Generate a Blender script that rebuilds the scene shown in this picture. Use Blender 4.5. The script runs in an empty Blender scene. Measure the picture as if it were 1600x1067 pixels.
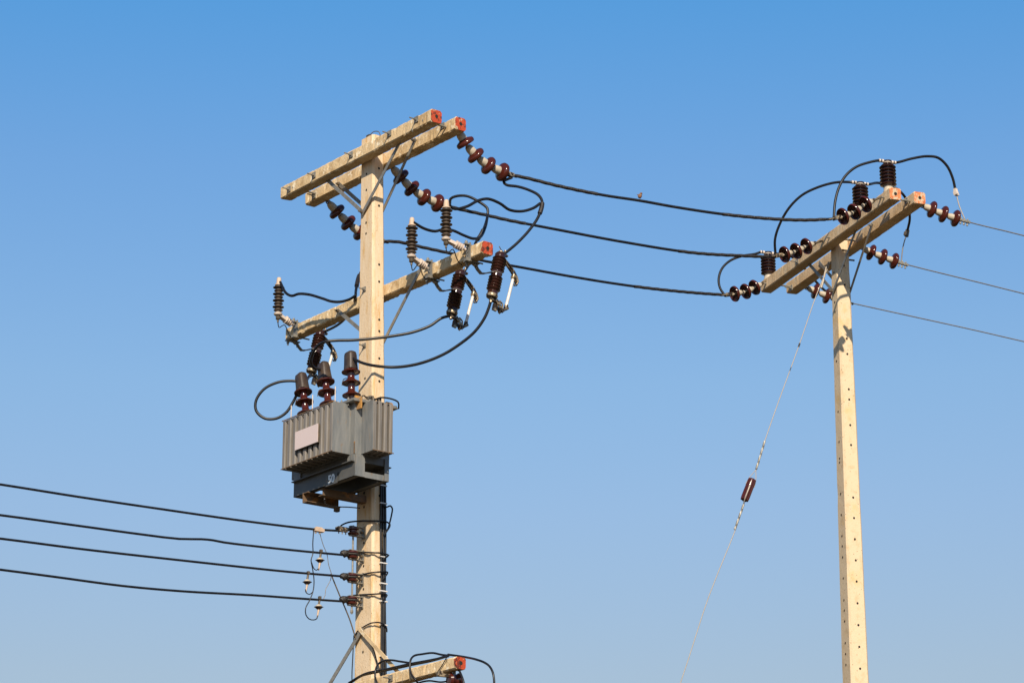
import bpy, math, random
from mathutils import Vector, Matrix, noise
R = math.radians
S = bpy.context.scene
COL = S.collection
random.seed(4)

# ------------------------------------------------------------------ camera, sky, sun
F = 4200.0                       # focal length in photo pixels (photo 1600 x 1067)
PITCH = math.atan(1340.0 / F)
CAM = Vector((0, 0, 1.6))
cd = bpy.data.cameras.new('camera'); cam = bpy.data.objects.new('camera', cd); COL.objects.link(cam)
cam.location = CAM; cam.rotation_euler = (R(90) + PITCH, 0, 0)
cd.sensor_width = 36; cd.lens = F / 1600 * 36; cd.clip_end = 20000; cd.clip_start = 0.5
S.camera = cam
S.render.resolution_x = 1024; S.render.resolution_y = 682

SUN_AZ, SUN_EL = 178.5, 34.0     # azimuth from +Y (view direction) towards +X
w = bpy.data.worlds.new('World'); S.world = w; w.use_nodes = True
nt = w.node_tree; nt.nodes.clear()
sky = nt.nodes.new('ShaderNodeTexSky'); sky.sky_type = 'NISHITA'; sky.sun_disc = False
sky.sun_elevation = R(SUN_EL); sky.sun_rotation = R(SUN_AZ)
sky.altitude = 0; sky.air_density = 1.25; sky.dust_density = 0.6; sky.ozone_density = 2.2
bg = nt.nodes.new('ShaderNodeBackground'); bg.inputs[1].default_value = 0.119
out = nt.nodes.new('ShaderNodeOutputWorld')
# the clear sky deepens with height and pales lower down; outside the view it is dimmed to cut fill light
tcw = nt.nodes.new('ShaderNodeTexCoord'); sx_ = nt.nodes.new('ShaderNodeSeparateXYZ'); nt.links.new(tcw.outputs['Generated'], sx_.inputs[0])
rp = nt.nodes.new('ShaderNodeValToRGB'); rp.color_ramp.interpolation = 'LINEAR'
for k, (p_, c_) in enumerate([(0.0, (.40, .34, .36)), (.184, (.70, .645, .655)), (.243, (.735, .75, .81)), (.289, (.72, .82, .90)), (.364, (.59, .83, 1.02)), (.421, (.41, .85, 1.12)), (.60, (.26, .50, .72)), (1.0, (.26, .42, .60))]):
    e_ = rp.color_ramp.elements[k] if k < 2 else rp.color_ramp.elements.new(p_)
    e_.position = p_; e_.color = (*c_, 1)
mx_ = nt.nodes.new('ShaderNodeMix'); mx_.data_type = 'RGBA'; mx_.blend_type = 'MULTIPLY'; mx_.inputs[0].default_value = 1
nt.links.new(sx_.outputs[2], rp.inputs[0]); nt.links.new(sky.outputs[0], mx_.inputs[6]); nt.links.new(rp.outputs[0], mx_.inputs[7])
nt.links.new(mx_.outputs[2], bg.inputs[0]); nt.links.new(bg.outputs[0], out.inputs[0])
sd = bpy.data.lights.new('sun', 'SUN'); sd.energy = 4.8; sd.angle = R(0.5); sd.color = (1.0, 0.86, 0.67)
sun = bpy.data.objects.new('sun', sd); COL.objects.link(sun)
sdir = Vector((math.sin(R(SUN_AZ)) * math.cos(R(SUN_EL)), math.cos(R(SUN_AZ)) * math.cos(R(SUN_EL)), math.sin(R(SUN_EL))))
sun.rotation_euler = sdir.to_track_quat('Z', 'Y').to_euler(); sun.location = (0, -20, 30)
S.view_settings.view_transform = 'Standard'; S.view_settings.look = 'None'
S.view_settings.exposure = 0.25; S.view_settings.gamma = 1

# ------------------------------------------------------------------ measuring helpers
FWD = Vector((0, math.cos(PITCH), math.sin(PITCH))); UP = Vector((0, -math.sin(PITCH), math.cos(PITCH)))
def ray(px, py): return Vector((1, 0, 0)) * ((px - 800) / F) + UP * ((533.5 - py) / F) + FWD
def PD(px, py, D):
    d = ray(px, py); return CAM + d * (D / d.y)
def scale_at(P): return F / (P - CAM).dot(FWD)
def plane(px, py, P0, az):       # point on the vertical plane through P0 that runs along azimuth az
    n = Vector((math.cos(R(az)), -math.sin(R(az)), 0)); d = ray(px, py)
    return CAM + d * ((P0 - CAM).dot(n) / d.dot(n))
Z = Vector((0, 0, 1))
class Frame:
    def __init__(s, px, py, D, az):
        p = PD(px, py, D); s.O = Vector((p.x, p.y, 0))
        s.u = Vector((math.sin(R(az)), math.cos(R(az)), 0)); s.v = Vector((math.sin(R(az + 90)), math.cos(R(az + 90)), 0))
        s.az = az
    def w(s, u, v, z): return s.O + s.u * u + s.v * v + Z * z
    def pv(s, px, py, v):
        d = ray(px, py); t = (v - (CAM - s.O).dot(s.v)) / d.dot(s.v); return CAM + d * t
    def pu(s, px, py, u):
        d = ray(px, py); t = (u - (CAM - s.O).dot(s.u)) / d.dot(s.u); return CAM + d * t
    def c(s, P): q = P - s.O; return q.dot(s.u), q.dot(s.v), P.z

# ------------------------------------------------------------------ materials
def mat(name, base, rough=0.7, metal=0.0, coat=0.0, var=None, nscale=6, bump=0.0, bscale=80, pits=None, stretch=(1, 1, 1), spec=0.5, thr=(0.4, 0.65), var2=None, n2=25, thr2=(0.55, 0.7)):
    m = bpy.data.materials.new(name); m.use_nodes = True; t = m.node_tree; b = t.nodes['Principled BSDF']
    N = t.nodes.new; L = t.links.new
    b.inputs['Base Color'].default_value = (*base, 1); b.inputs['Roughness'].default_value = rough
    b.inputs['Metallic'].default_value = metal; b.inputs['Coat Weight'].default_value = coat; b.inputs['Coat Roughness'].default_value = 0.06
    b.inputs['Specular IOR Level'].default_value = spec
    tc = N('ShaderNodeTexCoord'); mp = N('ShaderNodeMapping'); mp.inputs['Scale'].default_value = stretch
    L(tc.outputs['Object'], mp.inputs[0]); vec = mp.outputs[0]
    cur = None
    def layer(c, sc, th, detail=6):
        nonlocal cur
        n = N('ShaderNodeTexNoise'); n.inputs['Scale'].default_value = sc; n.inputs['Detail'].default_value = detail; n.inputs['Roughness'].default_value = 0.65
        L(vec, n.inputs['Vector'])
        r = N('ShaderNodeValToRGB'); r.color_ramp.elements[0].position = th[0]; r.color_ramp.elements[1].position = th[1]
        L(n.outputs[0], r.inputs[0])
        x = N('ShaderNodeMix'); x.data_type = 'RGBA'
        L(r.outputs[0], x.inputs[0])
        if cur is None: x.inputs[6].default_value = (*base, 1)
        else: L(cur, x.inputs[6])
        x.inputs[7].default_value = (*c, 1); cur = x.outputs[2]
    if var: layer(var, nscale, thr)
    if var2: layer(var2, n2, thr2)
    if pits:
        vo = N('ShaderNodeTexVoronoi'); vo.inputs['Scale'].default_value = pits; L(tc.outputs['Object'], vo.inputs['Vector'])
        r = N('ShaderNodeValToRGB'); r.color_ramp.elements[0].position = 0.06; r.color_ramp.elements[1].position = 0.14
        r.color_ramp.elements[0].color = (0.25, 0.22, 0.18, 1); L(vo.outputs['Distance'], r.inputs[0])
        x = N('ShaderNodeMix'); x.data_type = 'RGBA'; x.blend_type = 'MULTIPLY'; x.inputs[0].default_value = 0.8
        if cur is None: x.inputs[6].default_value = (*base, 1)
        else: L(cur, x.inputs[6])
        L(r.outputs[0], x.inputs[7]); cur = x.outputs[2]
    if cur is not None: L(cur, b.inputs['Base Color'])
    if bump:
        n = N('ShaderNodeTexNoise'); n.inputs['Scale'].default_value = bscale; n.inputs['Detail'].default_value = 5; L(tc.outputs['Object'], n.inputs['Vector'])
        bp = N('ShaderNodeBump'); bp.inputs['Strength'].default_value = bump; bp.inputs['Distance'].default_value = 0.004
        L(n.outputs[0], bp.inputs['Height']); L(bp.outputs[0], b.inputs['Normal'])
    return m
M = {}
M['arm'] = mat('arm_concrete', (0.68, 0.51, 0.30), 0.9, var=(0.46, 0.31, 0.155), nscale=8, bump=1.0, bscale=55, pits=34, thr=(0.47, 0.66), var2=(0.86, 0.76, 0.58), n2=15, thr2=(0.56, 0.66), spec=0.2)
M['arm_brightened'] = mat('brightened_arm_concrete', (0.74, 0.54, 0.33), 0.9, var=(0.56, 0.38, 0.20), nscale=7, bump=0.7, bscale=55, pits=40, thr=(0.45, 0.7), var2=(0.66, 0.58, 0.44), n2=12, thr2=(0.56, 0.7), spec=0.2)  # arm concrete with colour lightened and warmed to make up for grazing sun
M['shaft'] = mat('shaft_concrete', (0.71, 0.55, 0.37), 0.9, var=(0.60, 0.36, 0.13), nscale=4, stretch=(5, 5, 0.8), bump=0.6, bscale=60, thr=(0.5, 0.70), var2=(0.76, 0.62, 0.45), n2=9, thr2=(0.5, 0.7), pits=30, spec=0.2)
M['shaft_clean'] = mat('clean_shaft_concrete', (0.70, 0.55, 0.37), 0.9, var=(0.70, 0.46, 0.18), nscale=2.6, stretch=(2, 2, 1.6), bump=0.45, var2=(0.60, 0.44, 0.26), n2=6, thr2=(0.52, 0.7), bscale=50, thr=(0.56, 0.8), pits=22, spec=0.2)
M['hole'] = mat('bolt_hole_dark', (0.02, 0.016, 0.012), 0.9)
M['orange'] = mat('peeling_orange_paint', (0.47, 0.062, 0.016), 0.6, var=(0.50, 0.38, 0.24), nscale=20, thr=(0.58, 0.60), var2=(0.12, 0.025, 0.012), n2=26, thr2=(0.53, 0.57), bump=1.0, bscale=60)
M['orange_faded'] = mat('faded_orange_paint', (0.62, 0.21, 0.07), 0.7, var=(0.55, 0.44, 0.30), nscale=34, thr=(0.5, 0.55), var2=(0.42, 0.09, 0.03), n2=50, thr2=(0.56, 0.6), bump=0.6, bscale=60, stretch=(1, 1, 0.5))
M['glaze'] = mat('brown_porcelain_glaze', (0.072, 0.015, 0.009), 0.14, coat=0.0, spec=0.45, var=(0.055, 0.012, 0.009), nscale=8)
M['glaze_dark'] = mat('dark_porcelain_glaze', (0.036, 0.013, 0.009), 0.16, coat=0.0, spec=0.5, var=(0.028, 0.011, 0.009), nscale=8)
M['shed'] = mat('arrester_polymer', (0.085, 0.058, 0.038), 0.55, var=(0.05, 0.035, 0.025), nscale=20)
M['boot'] = mat('dark_brown_boot', (0.036, 0.022, 0.015), 0.5, var=(0.065, 0.045, 0.03), nscale=12, bump=0.3)
M['cap'] = mat('galvanised_cap', (0.52, 0.45, 0.35), 0.6, metal=0.0, var=(0.40, 0.34, 0.26), nscale=30, bump=0.3)
M['cement'] = mat('insulator_cement', (0.33, 0.30, 0.24), 0.8, var=(0.24, 0.21, 0.17), nscale=30)
M['steel'] = mat('galvanised_steel', (0.30, 0.285, 0.25), 0.5, metal=0.35, var=(0.20, 0.185, 0.155), nscale=25, bump=0.2, var2=(0.24, 0.14, 0.07), n2=12, thr2=(0.66, 0.74))
M['dark_steel'] = mat('weathered_dark_steel', (0.10, 0.085, 0.065), 0.5, metal=0.4, var=(0.20, 0.14, 0.08), nscale=25, bump=0.3)
M['brass'] = mat('tarnished_brass', (0.40, 0.31, 0.20), 0.35, metal=0.5, var=(0.05, 0.035, 0.025), nscale=30, thr=(0.44, 0.52))
M['cable'] = mat('black_cable_sheath', (0.006, 0.006, 0.008), 0.36, var=(0.016, 0.015, 0.015), nscale=14, spec=0.4)
M['tape'] = mat('wrapped_black_tape', (0.013, 0.011, 0.010), 0.5, bump=1.0, bscale=90, var=(0.028, 0.021, 0.017), nscale=60)
M['wire'] = mat('bare_strand_wire', (0.26, 0.23, 0.19), 0.45, metal=0.4, var=(0.16, 0.14, 0.12), nscale=60)
M['white_wire'] = mat('bright_strand_wire', (0.38, 0.34, 0.29), 0.5, metal=0.2, var=(0.34, 0.29, 0.23), nscale=60)
M['white'] = mat('white_fibre', (0.72, 0.70, 0.68), 0.45, var=(0.62, 0.58, 0.54), nscale=30)
M['bracket'] = mat('pale_plastic_bracket', (0.70, 0.60, 0.52), 0.5, var=(0.60, 0.49, 0.40), nscale=30)
M['beige'] = mat('beige_plastic', (0.58, 0.44, 0.33), 0.6, var=(0.50, 0.36, 0.25), nscale=20)
M['tank'] = mat('weathered_grey_paint', (0.135, 0.145, 0.150), 0.5, var=(0.24, 0.24, 0.23), nscale=3.0, stretch=(7, 7, 1.2), bump=0.12, bscale=30, thr=(0.35, 0.7), var2=(0.20, 0.125, 0.06), n2=6, thr2=(0.60, 0.72))
M['fin'] = mat('dusty_brown_grey_paint', (0.15, 0.135, 0.12), 0.55, var=(0.24, 0.22, 0.20), nscale=3.5, stretch=(7, 7, 0.7), thr=(0.35, 0.7), var2=(0.27, 0.16, 0.08), n2=7, thr2=(0.6, 0.8), bump=0.1)
M['base'] = mat('dark_grey_paint', (0.075, 0.078, 0.078), 0.5, var=(0.12, 0.115, 0.105), nscale=5, thr=(0.4, 0.7), var2=(0.22, 0.10, 0.035), n2=11, thr2=(0.66, 0.75), bump=0.2)
M['rust'] = mat('rusty_channel', (0.15, 0.095, 0.055), 0.75, var=(0.40, 0.18, 0.045), nscale=10, thr=(0.5, 0.66), bump=0.4, var2=(0.09, 0.075, 0.06), n2=16, thr2=(0.5, 0.66))
M['rust_light'] = mat('orange_rust', (0.50, 0.24, 0.05), 0.8, var=(0.28, 0.17, 0.08), nscale=30, bump=0.3)
M['plate'] = mat('blank_pinkish_plate', (0.66, 0.55, 0.54), 0.6)
M['letter'] = mat('pale_grey_letter', (0.80, 0.84, 0.86), 0.6)
M['debris'] = mat('brown_debris', (0.16, 0.06, 0.03), 0.8, var=(0.3, 0.2, 0.1), nscale=60)
M['ground'] = mat('dry_grass_ground', (0.065, 0.042, 0.018), 0.95, var=(0.04, 0.035, 0.010), nscale=0.25, var2=(0.09, 0.06, 0.03), n2=1.2)

# ------------------------------------------------------------------ object helpers
ORG = {}
def thing(name, label, cat, P, group=None):
    o = bpy.data.objects.new(name, None); COL.objects.link(o); o.location = P; o.empty_display_size = 0.1
    o['label'] = label; o['category'] = cat
    if group: o['group'] = group
    ORG[o] = Vector(P); return o
class MB:
    def __init__(s): s.v = []; s.f = []; s.m = []; s.s = []
    def add(s, vs, fs, mi=0, smooth=False):
        b = len(s.v); s.v += [Vector(v) for v in vs]
        for f in fs: s.f.append([i + b for i in f]); s.m.append(mi); s.s.append(smooth)
        return s
    def box(s, O, a, b, c, mi=0, ch=0.0):     # centred box with half-vectors a, b, c; optional chamfer round axis a
        O = Vector(O)
        if ch <= 0:
            vs = [O + a * i + b * j + c * k for i in (-1, 1) for j in (-1, 1) for k in (-1, 1)]
            return s.add(vs, [(0, 1, 3, 2), (4, 6, 7, 5), (0, 4, 5, 1), (2, 3, 7, 6), (0, 2, 6, 4), (1, 5, 7, 3)], mi)
        return s.beam([O - a, O + a], b.normalized(), c.normalized(), [(b.length, c.length)] * 2, ch, mi)
    def beam(s, P, bd, cdir, half, ch, mi=0, jit=0.0, seed=0, cap=True):
        rings = []
        for i, p in enumerate(P):
            hb, hc = half[i] if isinstance(half, list) else half
            pts = [(hb - ch, -hc), (hb, -hc + ch), (hb, hc - ch), (hb - ch, hc), (-hb + ch, hc), (-hb, hc - ch), (-hb, -hc + ch), (-hb + ch, -hc)]
            r = []
            for k, (x, y) in enumerate(pts):
                q = p + bd * x + cdir * y
                if jit:
                    n1 = noise.noise(q * 9 + Vector((seed, k * 0.7, 0))); n2 = noise.noise(q * 24 + Vector((seed * 3, k, 5)))
                    c_ = (bd * x + cdir * y); q = q - c_.normalized() * jit * (.35 * abs(n1) + 2.2 * max(0, n2 - .12))
                r.append(q)
            rings.append(r)
        vs = [q for r in rings for q in r]; fs = []
        for i in range(len(P) - 1):
            for k in range(8):
                a = i * 8 + k; b = i * 8 + (k + 1) % 8; fs.append((a, b, b + 8, a + 8))
        if cap: fs += [tuple(range(7, -1, -1)), tuple((len(P) - 1) * 8 + k for k in range(8))]
        return s.add(vs, fs, mi)
    def lathe(s, prof, O=Vector((0, 0, 0)), ax=Z, seg=24, mi=0, smooth=True):
        O = Vector(O); ax = Vector(ax).normalized(); x = ax.orthogonal().normalized(); y = ax.cross(x)
        vs = []; n = len(prof)
        for k in range(seg):
            a = 2 * math.pi * k / seg; d = x * math.cos(a) + y * math.sin(a)
            for r, z in prof: vs.append(O + d * r + ax * z)
        fs = []
        for k in range(seg):
            k2 = (k + 1) % seg
            for i in range(n - 1): fs.append((k * n + i, k2 * n + i, k2 * n + i + 1, k * n + i + 1))
        s.add(vs, fs, mi, smooth)
        for i, rev in ((0, True), (n - 1, False)):
            if prof[i][0] > 1e-4:
                idx = [k * n + i for k in range(seg)]
                b = len(s.v) - len(vs); s.f.append([j + b for j in (idx[::-1] if rev else idx)]); s.m.append(mi); s.s.append(False)
        return s
    def cyl(s, A, B, r, r2=None, seg=12, mi=0):
        A = Vector(A); B = Vector(B); d = B - A
        return s.lathe([(r, 0), (r if r2 is None else r2, d.length)], A, d, seg, mi)
    def tube(s, pts, r, seg=8, mi=0, helix=None, rf=None):
        T = []; n = len(pts)
        for i in range(n): T.append((pts[min(i + 1, n - 1)] - pts[max(i - 1, 0)]).normalized())
        x = T[0].orthogonal().normalized(); vs = []; L = 0
        for i, p in enumerate(pts):
            if i: L += (p - pts[i - 1]).length
            x = (x - T[i] * x.dot(T[i])).normalized(); y = T[i].cross(x)
            rr = r * (rf(i / (n - 1)) if rf else 1)
            for k in range(seg):
                a = 2 * math.pi * k / seg; q = rr
                if helix: q = rr * (1 + helix[0] * math.cos(helix[2] * a - L * helix[1]))
                vs.append(p + (x * math.cos(a) + y * math.sin(a)) * q)
        fs = [(i * seg + k, i * seg + (k + 1) % seg, (i + 1) * seg + (k + 1) % seg, (i + 1) * seg + k) for i in range(n - 1) for k in range(seg)]
        s.add(vs, fs, mi, True)
        b = len(s.v) - len(vs)
        s.f.append([b + k for k in range(seg - 1, -1, -1)]); s.m.append(mi); s.s.append(False)
        s.f.append([b + (n - 1) * seg + k for k in range(seg)]); s.m.append(mi); s.s.append(False)
        return s
    def torus(s, O, ax, R_, r, seg=20, a0=0, a1=360, mi=0):
        x = ax.orthogonal().normalized(); y = ax.cross(x)
        pts = [O + (x * math.cos(R(a)) + y * math.sin(R(a))) * R_ for a in [a0 + (a1 - a0) * i / seg for i in range(seg + 1)]]
        return s.tube(pts, r, 6, mi)
    def disc(s, O, n, r, mi=0, seg=10):
        x = n.orthogonal().normalized(); y = n.cross(x)
        return s.add([O + (x * math.cos(2 * math.pi * k / seg) + y * math.sin(2 * math.pi * k / seg)) * r for k in range(seg)], [tuple(range(seg))], mi)
    def mesh(s, name, mats, off=Vector((0, 0, 0))):
        me = bpy.data.meshes.new(name); me.from_pydata([v - off for v in s.v], [], s.f)
        for m in mats: me.materials.append(m)
        for p, mi, sm in zip(me.polygons, s.m, s.s): p.material_index = mi; p.use_smooth = sm
        me.update()
        if any(s.s): me.set_sharp_from_angle(angle=R(50))
        return me
    def part(s, name, mats, parent=None, origin=None):
        if not isinstance(mats, (list, tuple)): mats = [mats]
        mats = [M[m] if isinstance(m, str) else m for m in mats]
        off = ORG[parent] if parent is not None else Vector(origin)
        o = bpy.data.objects.new(name, s.mesh(name, mats, off)); COL.objects.link(o)
        if parent is not None: o.parent = parent
        else: o.location = off
        ORG[o] = off; return o
def inst(name, me, parent, mw):           # a part with its own transform, sharing mesh data
    o = bpy.data.objects.new(name, me); COL.objects.link(o); o.parent = parent
    o.matrix_basis = Matrix.Translation(-ORG[parent]) @ mw; ORG[o] = None; return o
def tag(o, label, cat, group=None):
    o['label'] = label; o['category'] = cat
    if group: o['group'] = group
    return o
def basis(X, Y, Zz, O):
    m = Matrix((X, Y, Zz)).transposed().to_4x4(); m.translation = O; return m
def spline(P, per=0.03, closed=False):
    P = [Vector(p) for p in P]
    if len(P) == 2:
        n = max(2, int((P[1] - P[0]).length / per / 4)); return [P[0].lerp(P[1], i / n) for i in range(n + 1)]
    Q = [P[0] * 2 - P[1]] + P + [P[-1] * 2 - P[-2]]; out_ = []
    for i in range(1, len(Q) - 2):
        a, b, c, d = Q[i - 1], Q[i], Q[i + 1], Q[i + 2]; n = max(2, int((c - b).length / per))
        t0 = 0; t1 = max((b - a).length, 1e-4) ** 0.5; t2 = t1 + max((c - b).length, 1e-4) ** 0.5; t3 = t2 + max((d - c).length, 1e-4) ** 0.5
        for k in range(n):
            t = t1 + (t2 - t1) * k / n
            A1 = a * ((t1 - t) / (t1 - t0)) + b * ((t - t0) / (t1 - t0)); A2 = b * ((t2 - t) / (t2 - t1)) + c * ((t - t1) / (t2 - t1)); A3 = c * ((t3 - t) / (t3 - t2)) + d * ((t - t2) / (t3 - t2))
            B1 = A1 * ((t2 - t) / (t2 - t0)) + A2 * ((t - t0) / (t2 - t0)); B2 = A2 * ((t3 - t) / (t3 - t1)) + A3 * ((t - t1) / (t3 - t1))
            out_.append(B1 * ((t2 - t) / (t2 - t1)) + B2 * ((t - t1) / (t2 - t1)))
    out_.append(P[-1]); return out_
def depthpath(L):
    """L: (px, py) or (px, py, D) or Vector; depths in between are interpolated along the run"""
    q = []
    for e in L:
        if isinstance(e, Vector):
            d = e - CAM; dep = d.dot(FWD); q.append([800 + F * d.x / dep, 533.5 - F * d.dot(UP) / dep, e.y, e])
        else: q.append([e[0], e[1], e[2] if len(e) > 2 else None, None])
    s = [0]
    for a, b in zip(q, q[1:]): s.append(s[-1] + math.hypot(b[0] - a[0], b[1] - a[1]))
    k = [i for i, e in enumerate(q) if e[2] is not None]
    for i, e in enumerate(q):
        if e[2] is None:
            lo = max([j for j in k if j < i], default=k[0]); hi = min([j for j in k if j > i], default=k[-1])
            e[2] = q[lo][2] if lo == hi or s[hi] == s[lo] else q[lo][2] + (q[hi][2] - q[lo][2]) * (s[i] - s[lo]) / (s[hi] - s[lo])
    return [e[3] if e[3] is not None else PD(e[0], e[1], e[2]) for e in q]

# ------------------------------------------------------------------ ground
g = MB(); g.add([(-4000, -4000, 0), (4000, -4000, 0), (4000, 8000, 0), (-4000, 8000, 0)], [(0, 1, 2, 3)])
go = g.part('ground', 'ground', origin=(0, 0, 0)); go['kind'] = 'structure'

# ------------------------------------------------------------------ concrete poles
A = Frame(581.0, 455, 22.0, 142.4)
B = Frame(1320.4, 620, 24.2, 160.4)
def shaft_mesh(fr, c1, c2, y1, y2, w1, w2, ytop, m, holes_v, holes_u, seed):
    """c = centre px at y1 / y2, w = (px width of the u side, px width of the v side)"""
    P1 = fr.pv(c1, y1, 0); P2 = fr.pv(c2, y2, 0)
    los = lambda P: math.atan2(P.x, P.y)
    def wid(P, w):
        a = los(P); du = abs(math.cos(a) * fr.u.x - math.sin(a) * fr.u.y); dv = abs(math.cos(a) * fr.v.x - math.sin(a) * fr.v.y)
        sc = scale_at(P); return w[0] / sc / du / 2, w[1] / sc / dv / 2
    h1, h2 = wid(P1, w1), wid(P2, w2)
    t = (ytop - y1) / (y2 - y1); zt = fr.pv(c1 + (c2 - c1) * t, ytop, 0).z
    def at(z):
        k = (z - P1.z) / (P2.z - P1.z); return P1.lerp(P2, k), (h1[0] + (h2[0] - h1[0]) * k, h1[1] + (h2[1] - h1[1]) * k)
    n = 90; pts = []; hf = []
    for i in range(n + 1):
        z = zt * i / n; p, h = at(z); pts.append(p); hf.append((max(h[0], .05), max(h[1], .05)))
    b = MB(); b.beam(pts, fr.u, fr.v, hf, 0.018, 0, 0.003, seed)
    for y in holes_v:
        p = fr.pv(c1 + (c2 - c1) * (y - y1) / (y2 - y1) - w1[1] / 2, y, h1[1]); q, h = at(p.z); b.disc(q + fr.v * (h[1] + .0015), fr.v, .011, 1)
    for y in holes_u:
        p = fr.pu(c1 + (c2 - c1) * (y - y1) / (y2 - y1) + w1[0] / 2, y, h1[0]); q, h = at(p.z); b.disc(q + fr.u * (h[0] + .0015), fr.u, .011, 1)
    return b, at, zt
def bolt_mb(P, n, up, plate=.032, rod=.05, nut=.014):
    """square washer plate with a nut and the bolt end sticking out"""
    b = MB(); s = n.cross(up).normalized(); u2 = s.cross(n)
    if plate: b.box(P + n * .004, s * plate, u2 * plate, n * .004)
    b.lathe([(nut, .006), (nut, .024)], P, n, 6, smooth=False); b.cyl(P, P + n * rod, .006, seg=8)
    return b
def bar(P, Q, wdt, thk, nrm):
    b = MB(); d = (Q - P).normalized(); s = d.cross(nrm).normalized(); n2 = s.cross(d)
    b.box((P + Q) / 2, (Q - P) / 2 + d * .02, s * wdt / 2, n2 * thk / 2); return b
def crossarm(fr, root, pl, pr, vf, depth, hgt, seed, paint=None, bolts=(), hm='arm', endl=None, chip=.009):
    """pl / pr: pixels of the lower front corners; vf: front plane; depth runs towards -v"""
    a = fr.c(fr.pv(*pl, vf)); b_ = fr.c(fr.pv(*pr, vf)); z = (a[2] + b_[2]) / 2
    n = int((b_[0] - a[0]) / .025); vc = vf - depth / 2
    b = MB(); b.beam([fr.w(a[0] + (b_[0] - a[0]) * i / n, vc, z + hgt / 2) for i in range(n + 1)], fr.v, Z, (depth / 2, hgt / 2), .010, 0, chip, seed)
    o = b.part('crossarm', [hm], root)
    def end(u, s, m):
        e = MB(); e.beam([fr.w(u - s * .02, vc, z + hgt / 2), fr.w(u + s * .006, vc, z + hgt / 2)], fr.v, Z, (depth / 2 - .001, hgt / 2 - .001), .016, 0, .006, seed + 5)
        e.disc(fr.w(u + s * .0075, vc, z + hgt / 2), fr.u * s, .016, 1, 12)
        e.part('painted_end', [m, 'hole'], o)
    if paint: end(b_[0], 1, paint)
    if endl: end(a[0], -1, endl)
    for (px, py) in bolts:
        bolt_mb(fr.pv(px, py, vf), fr.v, Z, .026, .075).part('bolt', 'steel', o)
    return dict(o=o, u0=a[0], u1=b_[0], z=z, h=hgt, vf=vf, vb=vf - depth, vc=vc)

baseA = Vector((A.O.x, A.O.y, 0))
poleA = thing('utility_pole', 'concrete pole carrying the grey transformer, with three levels of crossarms', 'utility pole', baseA, 'concrete utility poles')
sb, atA, zA = shaft_mesh(A, 581.0, 578.7, 455, 1000, (22.4, 19.1), (29, 22.5), 217, M['shaft'],
    [272, 297, 348, 365, 591, 770, 792, 848, 884, 920, 1018], [261, 320, 413, 440, 500, 518, 561, 597, 777], 3)
sb.part('shaft', ['shaft', 'hole'], poleA)
hv = atA(zA)[1][1]
A1 = crossarm(A, poleA, (438, 314), (673, 187), hv + .118, .112, .118, 11, 'orange', [(452, 296), (491, 274), (549, 242), (609, 209), (651, 187)])
A2 = crossarm(A, poleA, (477, 323), (711, 199), -hv - .010, .112, .118, 23, 'orange', [(491, 306), (692, 197)], endl='arm')
AM = crossarm(A, poleA, (446, 534), (753, 393), -hv - .010, .112, .112, 37, 'orange', [])
AB = crossarm(A, poleA, (552, 1087), (711.5, 1041), atA(4)[1][1] + .105, .098, .098, 51, 'orange', [(611, 1059)])
def brace(fr, root, p, vp, q, vq, name='brace', m='steel', wdt=.034, thk=.006):
    P = fr.pv(*p, vp); Q = fr.pv(*q, vq); o = bar(P, Q, wdt, thk, fr.v).part(name, m, root)
    return P, Q, o
hvb = hv + .012
P, Q, o = brace(A, poleA, (511, 281), A1['vc'] - .02, (567, 332), hvb); bolt_mb(Q, A.v, Z, 0, .05).part('bolt', 'dark_steel', o)
P, Q, o = brace(A, poleA, (624, 224), A1['vc'] - .02, (567, 332), hvb + .007)
P, Q, o = brace(A, poleA, (530, 288), A2['vf'] + .005, (566, 320), A2['vf'] + .005); bolt_mb(P, A.v, Z, 0, .04).part('bolt', 'dark_steel', o)
P, Q, o = brace(A, poleA, (648, 220), A2['vf'] + .005, (597, 332), A2['vf'] + .005); bolt_mb(P, A.v, Z, 0, .04).part('bolt', 'dark_steel', o)
P, Q, o = brace(A, poleA, (529, 486), AM['vf'] + .005, (566, 518), AM['vf'] + .005); bolt_mb(P, A.v, Z, 0, .04).part('bolt', 'dark_steel', o)
P, Q, o = brace(A, poleA, (656, 422), AM['vf'] + .005, (594, 545), AM['vf'] + .005)
vlow = atA(4)[1][1]
P, Q, o = brace(A, poleA, (507, 1082), vlow + .05, (565, 984), vlow + .012, wdt=.040)
P, Q, o = brace(A, poleA, (633, 1062), vlow + .05, (563, 984), vlow + .02, wdt=.034, m='arm')
for (px, py) in [(570, 452), (570, 540)]:
    p = A.pv(px, py, 0); q, h = atA(p.z); u = A.c(p)[0]
    bolt_mb(A.pv(px, py, h[1]), A.v, Z, .02, .06).part('bolt', 'steel', poleA)
# small hardware on the pole top
tp = A.w(-.09, 0, zA); tb = MB(); tb.cyl(tp - Z * .02, tp + Z * .05, .010, seg=8); tb.box(tp + Z * .045, A.u * .022, A.v * .012, Z * .008)
tb.tube(spline([tp + Z * .04, tp + Z * .06 + A.u * .07, tp + Z * .03 + A.u * .16, tp - Z * .05 + A.u * .2]), .004, 6)
tb.part('top_fitting', 'dark_steel', poleA)

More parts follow.
